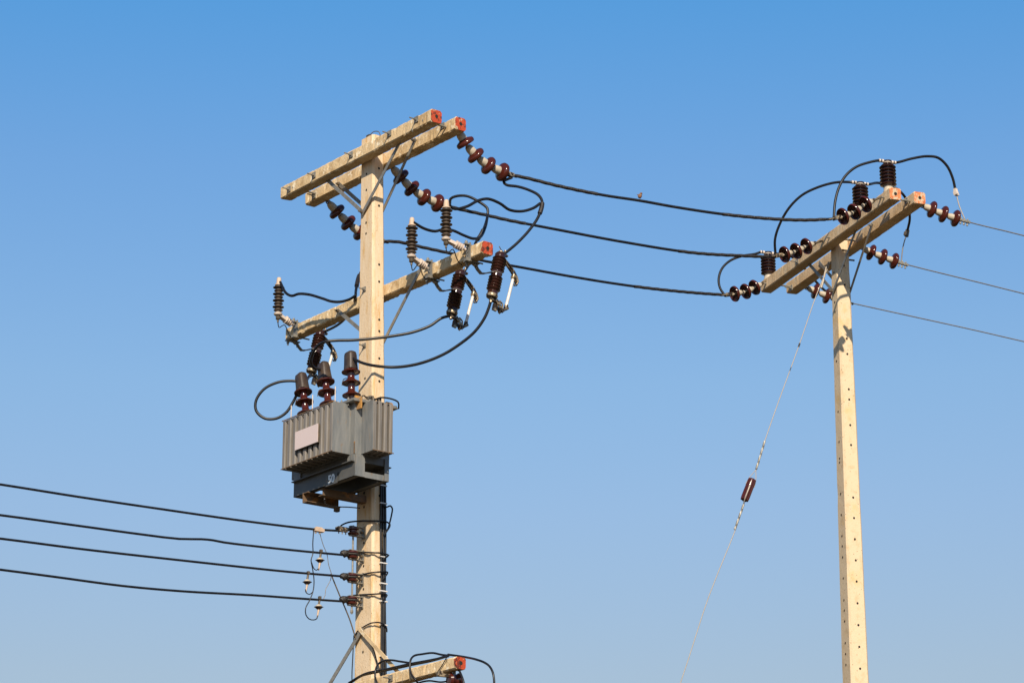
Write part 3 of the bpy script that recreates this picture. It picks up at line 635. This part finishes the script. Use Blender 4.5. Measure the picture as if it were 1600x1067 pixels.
# base: skirt, two long channels, end frame
sk = MB(); sk.box(A.w(UM, VT, ZB - .03), A.u * (TL / 2 - .004), A.v * (TW - .012), Z * .030); sk.part('skirt', 'base', tr)
ZF = A.c(A.pv(554, 742, VT + TW))[2]
fm = MB()
for s_ in (-1, 1):
    vo = VT + s_ * (TW - .006)
    fm.box(A.w(UM, vo - s_ * .006, (ZB - .06 + ZF) / 2), A.u * TL / 2, A.v * .005, Z * ((ZB - .06 - ZF) / 2))
    fm.box(A.w(UM, vo + .001, ZB - .062), A.u * TL / 2, A.v * .030, Z * .004)
    fm.box(A.w(UM, vo + s_ * .02 - s_ * .045, ZF + .004), A.u * TL / 2, A.v * .030, Z * .004)
fmo = fm.part('base_channel', 'base', tr)
for uu, s_ in ((UC, 1), (U0, -1)):
    ef = MB()
    for q0, q1 in ((TW - .10, TW - .008), (-TW + .008, -TW + .05)):
        ef.box(A.w(uu + s_ * .006, VT + (q0 + q1) / 2, (ZB - .004 + ZF) / 2), A.u * .004, A.v * abs(q1 - q0) / 2, Z * ((ZB - .004 - ZF) / 2))
    ef.box(A.w(uu - s_ * .006, VT, (ZF + ZF + .05) / 2), A.u * .0045, A.v * (TW - .012), Z * .024)
    ef.box(A.w(uu - s_ * .05, VT + TW - .004, ZB - .035), A.u * .05, A.v * .004, Z * .034)
    ef.part('end_frame', 'tank', tr)
# two cross channels that carry the load to the pole, open side facing sideways
pc = MB()
def chan(p0, p1, hgt, fl, side):
    d = (p1 - p0); c = (p0 + p1) / 2; dn = d.normalized()
    pc.box(c, d / 2, side * .004, Z * hgt / 2)
    for z in (-1, 1): pc.box(c + side * fl / 2 + Z * z * (hgt / 2 - .003), d / 2, side * fl / 2, Z * .003)
c1 = A.c(A.pv(481, 777, VT + TW - .03)); c2 = A.c(A.pv(532, 758, VT + TW - .03))
chan(A.w(c1[0], VT + TW + .02, ZF - .048), A.w(c1[0], VT - TW + .03, ZF - .048), .085, .075, A.u)
c2u = min(c2[0], .07); chan(A.w(c2u, VT + TW - .02, ZF - .034), A.w(c2u, hs + .004, ZF - .034), .060, .06, A.u * -1)
pc.cyl(A.w(c1[0] + .05, VT - TW + .06, ZF - .13), A.w(c1[0] + .05, VT - TW + .06, ZF - .02), .014, seg=8); pc.lathe([(.028, 0), (.028, .035)], A.w(c1[0] + .05, VT - TW + .06, ZF - .125), Z, 6, smooth=False)
pc.part('support_channel', 'rust', tr)
# the 50 stencilled on the front channel
cu = bpy.data.curves.new('rating', 'FONT'); cu.body = '50'; cu.size = .098; cu.extrude = .0008; cu.offset = .0035; cu.align_x = 'CENTER'; cu.align_y = 'CENTER'
tx = bpy.data.objects.new('tmp', cu); COL.objects.link(tx); dg = bpy.context.evaluated_depsgraph_get(); me = bpy.data.meshes.new_from_object(tx.evaluated_get(dg)); bpy.data.objects.remove(tx)
me.materials.clear(); me.materials.append(M['letter'])
P50 = A.pv(517.5, 748.5, VT + TW + .006)
bp = MB(); bp.box(P50 - A.v * .004, A.u * .085, A.v * .002, Z * .046); plate50 = bp.part('rating_panel', 'base', tr)
inst('painted_number', me, plate50, basis(A.u, Z, -A.u.cross(Z) if (A.u.cross(Z)).dot(A.v) < 0 else A.u.cross(Z), P50))
# bushings
def bushing(pb, pt, k):
    Pb = A.pv(*pb, VT); Pb.z = ZT + .02; Pt = A.pv(*pt, VT + .0); ax = (Pt - Pb); L_ = ax.length; ax.normalize(); s = L_ / .40
    pr = [(.030, 0), (.034, .01)]
    for z in (.030, .115, .200, .275): pr += [(.031, z - .030), (.034, z - .014), (.058, z - .005), (.078, z - .009), (.080, z - .003), (.055, z + .010), (.036, z + .020), (.031, z + .028)]
    pr += [(.031, .300), (0, .301)]
    pr = [(r, z * s) for r, z in pr]
    o = MB().lathe(pr, Pb, ax, 32).part('bushing', 'glaze', tr)
    bc = MB(); bc.lathe([(.052, .283 * s), (.055, .290 * s), (.047, .305 * s)], Pb, ax, 20)
    x = A.u - ax * A.u.dot(ax); x.normalize(); y = ax.cross(x)
    bc.beam([Pb + ax * (.288 * s), Pb + ax * (.32 * s), Pb + ax * (.385 * s), Pb + ax * (.402 * s), Pb + ax * (.41 * s)], x, y, [(.054, .046), (.052, .043), (.050, .040), (.046, .036), (.034, .024)], .014)
    bc.part('terminal_boot', 'boot', o)
    fl = MB(); fl.lathe([(.055, -.02), (.055, .004), (.045, .012)], Pb, ax, 16)
    for q in range(4): a = q * math.pi / 2 + .6; p = Pb + (x * math.cos(a) + y * math.sin(a)) * .062 - ax * .012; fl.lathe([(.014, 0), (.014, .02)], p, ax, 6, smooth=False)
    fl.part('flange', 'steel', o)
    return Pb, Pb + ax * L_, ax
Bu = [bushing((482, 652), (470, 586), 0), bushing((517, 636), (505, 569), 1), bushing((550.5, 622), (547.5, 552), 2)]
for (p0, p1) in (((454.5, 662), (454, 634)), ((488, 645), (488, 617)), ((523.5, 630), (523, 604))):
    q0 = A.pv(*p0, VT + .15); q1 = A.pv(*p1, VT + .15); q1 = Vector((q0.x, q0.y, q1.z)); h = MB(); h.cyl(q0, q1, .0042, seg=8); h.cyl(q0 - A.u * .02, q0 + A.u * .05, .006, seg=6); h.part('arcing_rod', 'bracket', tr)
for k, (Pb, Pt, ax) in enumerate(Bu):
    h = MB(); e = Pb + ax * .30; h.tube(spline([e, e - A.u * .07 + A.v * .03, e - A.u * .09 + A.v * .03 - Z * .05], .02), .004, 6); h.part('arcing_horn', 'wire', tr)

# leads from the cutouts to the bushings
bt = [b[1] - b[2] * .06 for b in Bu]
cable('long lead sweeping from the right cutout under the arm to the right bushing', depthpath([bot[0], (764, 480), (757, 497), (741, 519), (715, 540), (690, 555), (655, 568), (620, 573.5), (590, 572, bt[2].y - .25), (565, 566.5), (552, 560, bt[2].y - .04)]), .0125, group=gj, per=.02)
cable('lead from the second cutout crossing in front of the shaft to the middle bushing', depthpath([bot[1], (690, 497), (672, 509), (645, 519), (620, 524), (582, 529, 21.55), (550, 531.5), (525, 532), (508, 534, 21.55), (496, 541), (488, 554), (486, 567), (491, 575), bt[1] - A.v * -.03]), .0125, group=gj, per=.02)
cable('lead making a round loop left of the transformer', depthpath([bot[2], (478, 596), (473, 606), (466, 612, bt[0].y + .02), (458, 628), (447, 644.5), (432, 653.5), (414, 653.5), (400.5, 642), (400, 626), (413, 607.5), (435, 597), (455, 595), bt[0] - A.u * .02]), .0125, group=gj, per=.02)
cable('thin black lead under the transformer reaching the shaft', depthpath([(507, 779, 21.3), (508, 786), (514, 790), (530, 791.5), (545, 792), (562, 793.5, 21.9)]), .005, group=gj, per=.02)

# ------------------------------------------------------------------ low voltage rack with spool insulators
rk = A.w(UR, VR, 0); zs = [A.c(A.pu(548, y, UR))[2] for y in (829, 866, 902, 938)]
rack = thing('insulator_rack', 'steel rod rack holding four brown spools on the left face of the shaft', 'insulator rack', A.w(UR, VR, zs[3] - .1))
rb = MB(); rb.cyl(A.w(UR, VR, zs[3] - .11), A.w(UR, VR, zs[0] + .05), .008, seg=10); rb.lathe([(.014, 0), (.014, .02)], A.w(UR, VR, zs[3] - .10), Z, 6, smooth=False); rb.part('rod', 'steel', rack)
for z in zs:
    s = MB(); hh = .033
    s.lathe([(.014, -hh), (.038, -hh), (.046, -hh * .75), (.046, -hh * .45), (.030, -.006), (.030, .006), (.046, hh * .45), (.046, hh * .75), (.036, hh), (.014, hh)], A.w(UR, VR, z), Z, 24); s.part('spool', 'glaze', rack)
    st = MB(); L_ = VR - atA(z)[1][1] - A.c(atA(z)[0])[1]
    for k in (-1, 1): st.box(A.w(UR, VR - L_ / 2 + .018, z + k * (hh + .006)), A.v * (L_ / 2 + .018), A.u * .017, Z * .003)
    st.box(A.w(UR, VR - L_ + .006, z), A.v * .003, A.u * .019, Z * (hh + .02)); st.part('strap', 'steel', rack)
    bolt_mb(A.w(UR, VR - L_ + .009, z - .0), A.v, Z, 0, .03, .012).part('bolt', 'dark_steel', rack)
gk = 'dead end wraps on the rack spools'
for i, z in enumerate(zs):
    P = A.w(UR, VR + .035, z); E = LVP[i][-1]; d = (E - P).normalized()
    b = MB(); L_ = .13
    if i == 0:
        for q in (.02, .055, .09): b.box(P + A.v * (.02 + q), A.v * .012, A.u * .016, Z * .02); b.cyl(P + A.v * (.02 + q) - Z * .04, P + A.v * (.02 + q) + Z * .02, .005, seg=6)
        b.tube(spline([P + A.v * .14, P + A.v * .07 + Z * .01, P - A.v * .02]), .011, 8)
        tag(b.part('line_clamp', 'brass', origin=P), 'pale metal clamp holding the top low voltage line to its spool', 'clamp')
    else:
        b.tube(spline([P + A.v * .088, P + A.v * .06, P + A.v * .035, P + A.v * .01, P - A.v * .02], .006), .028, 10, helix=(.16, 150, 3), rf=lambda t: .35 + .75 * math.sin(math.pi * min(1, t * 1.15)) ** .7)
        for s_ in (-1, 1): b.tube(spline([P + A.v * .05, P + A.u * s_ * .037 - A.v * .02, P + A.u * s_ * .045 - A.v * .05, P - A.v * .09 + A.u * s_ * .02]), .010, 8)
        tag(b.part('dead_end_wrap', 'tape', origin=P), ['', 'black tape wrap on the second spool from the top', 'black tape wrap on the third spool from the top', 'long black tape wrap on the lowest spool'][i], 'tape wrap', gk)
# taps from the lines round the shaft to the riser bundle
gt = 'tap leads wrapped round the shaft'
def vD(v, px, py): return A.pv(px, py, v).y
Dl = vD(VR, 548, 860); Df = vD(hs + .04, 575, 860); Dr = A.pu(603, 860, atA(6)[1][0] + .03).y
def tap(lb, L, r=.007):
    q = []
    for e in L:
        if len(e) == 2:
            x, y = e; z = A.pv(x, y, 0).z; hh = atA(z)[1]; off = .030 if x > 590 else .014
            cu_, cv_, _ = A.c(atA(z)[0]); dv = A.pv(x, y, cv_ + hh[1] + .012).y; du = A.pu(x, y, cu_ + hh[0] + off + r).y
            e = (x, y, dv if x < 556 else (max(dv, du) if x < 604 else A.pu(604, y, cu_ + hh[0] + off + r).y + (x - 604) * .006))
        q.append(e)
    cable(lb, depthpath(q), r, group=gt, per=.015)
tap('tap lead arching over the top spool and round the front of the shaft', [(530, 828, Dl), (532, 822, Dl), (539, 817.5, Dl + .03), (548, 815, Dl + .06), (562, 813.7), (575, 813.5), (584, 813.5), (592, 813.7), (600, 814), (606, 816), (609.5, 819.5), (608, 824), (604, 830), (600, 836)])
tap('lead hooping out right of the shaft below the transformer', [(598, 788), (603, 792), (610, 790), (613, 794), (612, 803), (609, 816), (606, 826), (600, 835)])
tap('tap lead from the second spool round the shaft', [(545, 863.5, Dl), (556, 863), (567, 862.5), (580, 863), (592, 863.4), (601.5, 865), (607.6, 867.3), (603, 870), (598, 875)])
tap('tap lead from the third spool round the shaft', [(545, 900, Dl), (562, 898), (580, 894.4), (592, 893.2), (600, 892.8), (605.8, 893.8), (602, 900), (598, 905)])
tap('tap lead from the lowest spool round the shaft', [(534, 939, Dl - .02), (545, 931.4, Dl), (562, 929), (580, 928), (592, 927.2), (600, 927.2), (604.8, 929.3), (601, 934.7), (598, 938)])
tap('pale grey lead crossing the shaft diagonally above the lowest arm', [(553, 996), (557, 988), (565, 981), (575, 975), (582, 972.5), (592, 972), (600, 975.5), (604, 980), (604.5, 987)], .006)
tap('thin dark lead sloping down the shaft to the lowest arm', [(557, 991), (566, 984), (572, 993), (578, 1003), (584, 1015), (588, 1030), (589.5, 1044)], .005)

# riser cables strapped to the right face
hu = atA(5)[1][0]
gu = 'riser cables strapped down the right face of the shaft'
zr0 = A.c(A.pu(600, 742, hu + .02))[2]; zr1 = 3.2
for i in range(3):
    pts = []
    for k in range(9):
        z = zr0 + (zr1 - zr0) * k / 8; h = atA(z); c = h[0]; wob = .0045 * math.sin(k * 2.1 + i * 1.7)
        pts.append(Vector((c.x, c.y, z)) + A.u * (h[1][0] + .013) + A.v * (-.008 - .0195 * i + wob))
    path = spline(pts, .08); t = MB().tube(path, .0102, 10).part('riser_cable', 'cable', origin=path[0])
    tag(t, ['black riser cable nearest the front corner of the shaft', 'middle one of the three black riser cables on the shaft', 'black riser cable farthest from the front corner'][i], 'cable', gu)
for n_, y in enumerate((759, 787, 871, 881, 913, 925, 941, 978, 1027)):
    p = A.pu(598, y, hu + .02); h = atA(p.z); c = Vector((h[0].x, h[0].y, p.z))
    b = MB(); b.box(c + A.u * (h[1][0] + .0248) - A.v * .0275, A.v * .034, A.u * .0013, Z * .005)
    for s_ in (-1, 1): b.box(c + A.u * (h[1][0] + .0135) + A.v * (s_ * .033 - .0275), A.v * .0013, A.u * .0125, Z * .005)
    tag(b.part('cable_strap', 'white', origin=p), 'pale band strapping the riser cables to the shaft', 'strap', 'pale straps on the riser cables')

# ------------------------------------------------------------------ small low voltage arresters and their leads
gq = 'small arresters hanging from the low voltage lines'
def lva(px, py, lb):
    P = A.pu(px, py, UR); t = thing('line_arrester', lb, 'surge arrester', P, gq)
    MB().lathe([(.012, .012), (.022, .010), (.030, .003), (.040, 0), (.030, -.004), (.024, -.012), (.012, -.020), (0, -.021)], P, Z, 20).part('shed', 'glaze_dark', t)
    MB().lathe([(.028, .003), (.026, .012), (.012, .022), (0, .023)], P, Z, 18).part('top_cap', 'cap', t)
    b = MB(); b.cyl(P + Z * .02, P + Z * .07 + A.v * -.008, .009, seg=8); b.box(P + Z * .078 - A.v * .008, A.v * .010, A.u * .012, Z * .013); b.part('hanger', 'dark_steel', t)
    MB().cyl(P - Z * .02, P - Z * .085 + A.v * .012, .010, .006, 8).part('tail', 'beige', t)
lva(500, 875, 'small arrester hanging below the second low voltage line')
lva(480, 909, 'small arrester hanging below the third low voltage line, farthest left')
lva(498, 948, 'small arrester hanging below the lowest low voltage line')
cn = A.pu(498, 828, UR); cb = MB(); cb.box(cn, A.v * .045, A.u * .020, Z * .014); cb.box(cn + Z * .013, A.v * .03, A.u * .012, Z * .012); cb.cyl(cn + A.v * .03 - Z * .03, cn + A.v * .03, .008, seg=8); cb.cyl(cn - A.v * .01 - Z * .03, cn - A.v * .01, .008, seg=8)
tag(cb.part('cable_connector', 'beige', origin=cn), 'beige clip connector on the top low voltage line', 'connector')
def lvw(lb, L, r=.0045, m='cable', du=.01):
    pts = [A.pu(x, y, UR + du) for x, y in L]; path = spline(pts, .02); tag(MB().tube(path, r, 8).part('lead_wire', m, origin=path[0]), lb, 'wire', 'thin leads below the beige connector')
lvw('black lead hanging from the beige connector and curling up to the lowest small arrester', [(490, 829), (488.7, 850), (489, 864), (486, 875), (488, 886), (490.6, 905.5), (489.5, 921.5), (484, 937), (477.5, 950), (478, 960), (483, 966.5), (490, 968), (495, 966), (496.5, 961)])
lvw('short black lead hooking up to the small arrester nearest the connector', [(487, 878.5), (490, 887), (494, 890.4), (497.8, 888)], .004)
lvw('short black lead hooking up to the leftmost small arrester', [(477, 920), (479, 926), (484, 928), (488.7, 924.4)], .004)
lvw('thin grey wire slanting down from the right of the beige connector', [(499, 830), (505, 851), (511, 866), (513.5, 882), (519.7, 901)], .0028, 'wire', -.02)
lvw('thin kinked grey wire dropping to the lowest line', [(516.5, 896), (517, 904), (513.3, 912), (509, 920), (508, 929.4), (504.5, 937)], .0028, 'wire', -.03)
lvw('thicker dark rod wire slanting down to the shaft below the lowest spool', [(517, 896), (523, 911), (532.5, 934), (539, 949), (547, 969), (553, 988), (556, 998)], .0055, 'dark_steel', -.05)
vw = [A.pv(x, y, vlow + .01) for x, y in [(553, 992), (552, 1010), (551, 1030), (550, 1050), (550, 1075)]]
tag(MB().tube(spline(vw, .03), .0045, 8).part('lead_wire', 'cable', origin=vw[0]), 'thin wire running down the left edge of the shaft above the lowest arm', 'wire')

# ------------------------------------------------------------------ lowest arm: loops and insulator
gz = 'cables looped over the lowest arm'
Dt = A.w(AB['u1'] - .2, AB['vf'] + .02, 0).y; vt = AB['vc']
def lowc(lb, L, r=.0085, v=None, per=.02):
    pts = [A.pv(x, y, vt if (v is None) else v) if len(e) == 2 else A.pv(x, y, e[2]) for e in L for x, y in [e[:2]]]
    cable(lb, pts, r, group=gz, per=per)
lowc('thick black cable lying along the top of the lowest arm', [(540, 1071), (552, 1063), (565, 1055), (590, 1049), (620, 1043), (645, 1037.5), (672, 1032), (690, 1027), (701, 1023.5)], .011)
lowc('second black cable lying along the top of the lowest arm', [(545, 1066), (570, 1052), (600, 1045.5), (640, 1036.5), (670, 1031), (700, 1025)], .008, vt + .03)
lowc('black cable arching from the lowest arm top and hanging before it near the shaft', [(640, 1035), (625, 1032.8), (612, 1030.8), (600, 1031.5), (592, 1036), (587, 1046, AB['vf'] + .02), (586, 1056, AB['vf'] + .025), (590, 1068, AB['vf'] + .03), (596, 1078, AB['vf'])], .0085)
lowc('black cable arching high and looping down across the front of the lowest arm', [(701, 1023.5), (690, 1022.3), (676, 1019.5), (660, 1021.3), (647, 1024), (641.5, 1031, AB['vf'] + .01), (640.5, 1041, AB['vf'] + .02), (642.5, 1052, AB['vf'] + .025), (649, 1061, AB['vf'] + .02), (652, 1065, AB['vc'])], .0085)
lowc('thin black lead running from the loop down the front of the painted arm end', [(700, 1024), (697, 1028, AB['vf'] + .012), (692, 1037, AB['vf'] + .012), (684, 1049, AB['vf'] + .012)], .004)
lowc('black cable curving out beyond the painted end of the lowest arm', [(700, 1022, vt - .04), (727, 1026, vt - .04), (745, 1030), (757, 1034.5), (765, 1040.5), (770, 1050), (772, 1062), (772, 1080)], .009)
lowc('short black cable dropping under the painted end of the lowest arm', [(716, 1044), (719, 1050), (723, 1060), (726, 1072)], .009)
PI_ = A.pv(710, 1062, vt - .03)
ti = thing('insulator_string', 'brown porcelain shackle hooked under the painted end of the lowest arm', 'insulator', PI_)
sx = (A.u * .2 - A.v).normalized()
MB().lathe([(.02, -.055), (.05, -.05), (.058, -.03), (.040, -.004), (.040, .004), (.058, .03), (.05, .05), (.02, .055)], PI_, sx, 24).part('porcelain_disc', 'glaze', ti)
b = MB(); b.torus(PI_ + Z * .09, sx, .022, .007, 14); b.cyl(PI_ + Z * .11, PI_ + Z * .16, .008, seg=8); b.cyl(PI_ + Z * .04, PI_ + Z * .08, .012, seg=8); b.part('hook', 'steel', ti)
b = MB(); q = PI_ - sx * .09 + Z * .03; b.box(q, sx * .05, A.u * .016, Z * .012); b.cyl(q - sx * .06, q + sx * .05, .014, seg=8); b.box(q - sx * .03 + Z * .02, sx * .014, A.u * .012, Z * .012); b.part('line_clamp', 'brass', ti)
lowc('black lead running left from the shackle under the lowest arm', [(706, 1062), (690, 1065), (670, 1063), (655, 1066), (640, 1072)], .007, vt - .02)

# ------------------------------------------------------------------ post insulators and jumpers of the plain pole
def post(px, py0, py1, lb):
    P = B.pv(px, py0, B1['vc']); P.z = B1['z'] + B1['h'] - .002; T = B.pv(px, py1, B1['vc']); H = T.z - P.z
    t = thing('post_insulator', lb, 'insulator', P, 'brown posts on the arm of the plain pole')
    MB().lathe([(.050, -.001), (.052, .006), (.045, .012), (.043, H * .20)], P, Z, 28).part('base_cap', 'cap', t)
    pr = [(.040, H * .19)]; n = 6; z0, z1 = H * .20, H * .84
    for i in range(n):
        z = z0 + (z1 - z0) * (i + .5) / n; h = (z1 - z0) / n * .5
        pr += [(.052, z - h * .9), (.074, z - h * .45), (.077, z - h * .1), (.074, z + h * .2), (.052, z + h * .75)]
    pr += [(.060, H * .845), (.052, H * .87), (.032, H * .89), (.030, H * .93), (.042, H * .955), (.042, H * .985), (.020, H)]
    MB().lathe(pr + [(0, H)], P, Z, 32).part('porcelain_body', 'glaze_dark', t)
    Tt = P + Z * H * .93; d = -B.v
    k = MB(); k.torus(Tt, Z, .034, .005, 18)
    for s_ in (-1, 1): k.cyl(Tt + d * s_ * .040 + Z * H * .04, Tt + d * s_ * .058 + Z * H * .04, .0165, seg=12); k.cyl(Tt + d * s_ * .070 + Z * H * .04, Tt + d * s_ * .085 + Z * H * .04, .0165, seg=12)
    k.part('tie_clamp', 'bracket', t)
    return P + Z * H * .97
Q1 = post(1388, 290, 250, 'tallest standing brown post beside the painted arm end')
Q2 = post(1345, 322, 284, 'brown ribbed post behind the highest string of discs')
Q3 = post(1201, 434, 393, 'brown ribbed post standing at the low left end of the arm')
gp = 'jumpers over the plain pole'
o_ = 0.0
_, pk = cable('black jumper arching highest over the tallest post and down to the right string', depthpath([S1['E'] + (S1['pts'][-1] - S1['E']) * .2, (1305, 315), (1311, 293), (1322, 274), (1338, 261), (1358, 254), Q1 - B.v * -.08, Q1, Q1 - B.v * .08, (1425, 248), (1448, 244.5), (1466, 247), (1480, 260), (1489, 280), (1492.5, 296, T1['E'].y)]), .0125, group=gp, per=.02)
_, pk2 = cable('black jumper arching over the post behind the discs and down behind the arms', depthpath([S2['E'] + (S2['pts'][-1] - S2['E']) * .2, (1211, 374), (1219, 349), (1233, 325), (1252, 306), (1275, 294), (1305, 285.5), Q2 + B.v * .08, Q2, Q2 - B.v * .08, (1375, 286.5, Q2.y + .25), (1399, 294), (1411, 304, B.w(.5, B1['vb'] - .06, 0).y), (1419, 322), (1421.5, 342), (1418, 360, B2['o'].parent.location.y + .1)]), .0125, group=gp, per=.02)
cable('black jumper in a round arc over the leftmost post', depthpath([S3['E'] - Z * .01, (1125, 450), (1123, 436), (1128, 420), (1140, 408), (1158, 400.5), (1180, 397), Q3 + B.v * .07, Q3, Q3 - B.v * .08, (1226, 397, Q3.y + .15), (1243, 405, Q3.y + .3), (1262, 425, T3['P0'].y), (1290, 455), (1318, 470), (1333, 475, T3['E'].y)]), .0125, group=gp, per=.02)
def tail(P, E, lb, m='bracket'):
    t = thing('jumper_connector', lb, 'connector', P, 'connectors at the ends of the jumpers'); d = (E - P).normalized(); x = d.orthogonal().normalized(); y = d.cross(x)
    b = MB(); b.box(P + d * .03, d * .036, x * .016, y * .013); b.box(P + d * .04 + x * .014, d * .018, x * .012, y * .018); b.part('connector_block', m, t)
    MB().tube(spline([P + d * .02, P.lerp(E, .5) + Vector((-.012, 0, 0)), E]), .0055, 8).part('bare_tail', 'white_wire' if m == 'bracket' else 'wire', t)
tail(pk[-1], T1['pts'][-1].lerp(T1['E'], .7), 'white connector below the highest jumper at the right')
tail(pk2[-1], T2['pts'][-1].lerp(T2['E'], .5), 'brownish connector under the right arm end, above the string beside the shaft', 'dark_steel')

# ------------------------------------------------------------------ guy wire
G0 = B.pv(1296, 413, hw + .01); AZG = 250.4
gw = lambda x, y: plane(x, y, G0, AZG)
guy = thing('guy_wire', 'pale guy wire with a brown insulator slanting down left from the plain pole', 'guy wire', gw(1063, 1067))
E = gw(1063, 1067); d = (E - gw(1163, 785)).normalized(); gnd = E + d * (E.z / -d.z)
ORG[guy] = E
up_ = [G0, gw(1276, 460), gw(1248, 541), gw(1213, 637), gw(1190, 704), gw(1181, 735)]
MB().tube(spline(up_, .1), .0042, 8).part('upper_strand', 'white_wire', guy)
MB().tube(spline([gw(1163, 785), gw(1150, 825), gw(1108, 930), E, gnd], .2), .0042, 8).part('lower_strand', 'white_wire', guy)
hk = MB(); hk.tube(spline([G0 + Z * .02, G0 + B.v * .03 - Z * .02, gw(1288, 434)]), .007, 8); hk.tube(spline([G0 + Z * .02 - B.u * .02, gw(1289, 425), gw(1286, 440)]), .006, 8); hk.box(G0 + Z * .01, B.u * .010, B.v * .016, Z * .010); hk.cyl(gw(1287, 437), gw(1283, 450), .011, seg=8)
hk.part('eye_hook', 'white_wire', guy)
tb = MB(); tb.cyl(gw(1249.6, 536.5), gw(1247.7, 542), .008, seg=8); tb.part('tape_mark', 'tape', guy)
for a, b_ in (((1195, 689), (1181.5, 733)), ((1162, 788), (1148, 827))):
    fine = spline([gw(*a), gw(*b_)], .002); MB().tube(fine, .0095, 10, helix=(.16, 2 * math.pi / .08, 3)).part('guy_grip', 'steel', guy)
I0, I1 = gw(1175.5, 749), gw(1163, 781); ax = (I1 - I0); Li = ax.length; ax.normalize()
x = ax.orthogonal().normalized(); y = ax.cross(x); vs = []; prof = [(0.6, -.003), (.93, .0), (1, .03), (1, Li - .03), (.93, Li), (.6, Li + .003)]; n = 40
for (k, z) in prof:
    for i in range(n):
        a = 2 * math.pi * i / n; rr = .040 * (1 - .20 * max(0, math.cos(4 * a)) ** 3); vs.append(I0 + (x * math.cos(a) + y * math.sin(a)) * rr * k + ax * z)
fs = [(j * n + i, j * n + (i + 1) % n, (j + 1) * n + (i + 1) % n, (j + 1) * n + i) for j in range(5) for i in range(n)] + [tuple(range(n - 1, -1, -1)), tuple(5 * n + i for i in range(n))]
b = MB(); b.add(vs, fs, 0, True); b.part('guy_insulator', 'glaze', guy)
side = (CAM - I0).normalized(); tc_ = side.cross(ax).normalized(); nn = tc_.cross(ax).normalized()
if nn.dot(side) < 0: nn = -nn
b = MB()
for s_ in (-1, 1): b.tube(spline([gw(1181, 734), I0 + tc_ * s_ * .034 - ax * .0, I0 + ax * Li * .3 + tc_ * s_ * .042]), .0035, 6)
b.tube(spline([gw(1162, 787), I1 + nn * .036, I0 + ax * Li * .35 + nn * .043, I0 + ax * Li * .25 + nn * .02]), .0055, 6)
b.part('wire_bail', 'white_wire', guy)
b = MB(); b.cyl(gnd - Z * .1, gnd + (-d) * .8, .012, seg=8); b.part('anchor_rod', 'steel', guy)

# ------------------------------------------------------------------ scrap perched over the top span
mid = min(sp1, key=lambda p: abs((800 + F * (p - CAM).x / (p - CAM).dot(FWD)) - 1000.5)); q = mid + Z * .045
b = MB(); b.lathe([(0, -.022), (.014, -.018), (.019, 0), (.015, .012), (.006, .020), (0, .022)], q, Vector((.25, .1, 1)), 9)
b.lathe([(0, -.012), (.010, -.005), (.011, .006), (0, .014)], q + Vector((.010, 0, .020)), Vector((.6, 0, .5)), 8)
b.cyl(q - Z * .018, q - Z * .036, .0025, seg=5); b.add([q + Vector((-.012, 0, .012)), q + Vector((-.030, .006, .018)), q + Vector((-.014, .004, -.002))], [(0, 1, 2)])
tag(b.part('scrap', 'debris', origin=q), 'tiny reddish brown scrap caught on top of the upper span', 'debris')
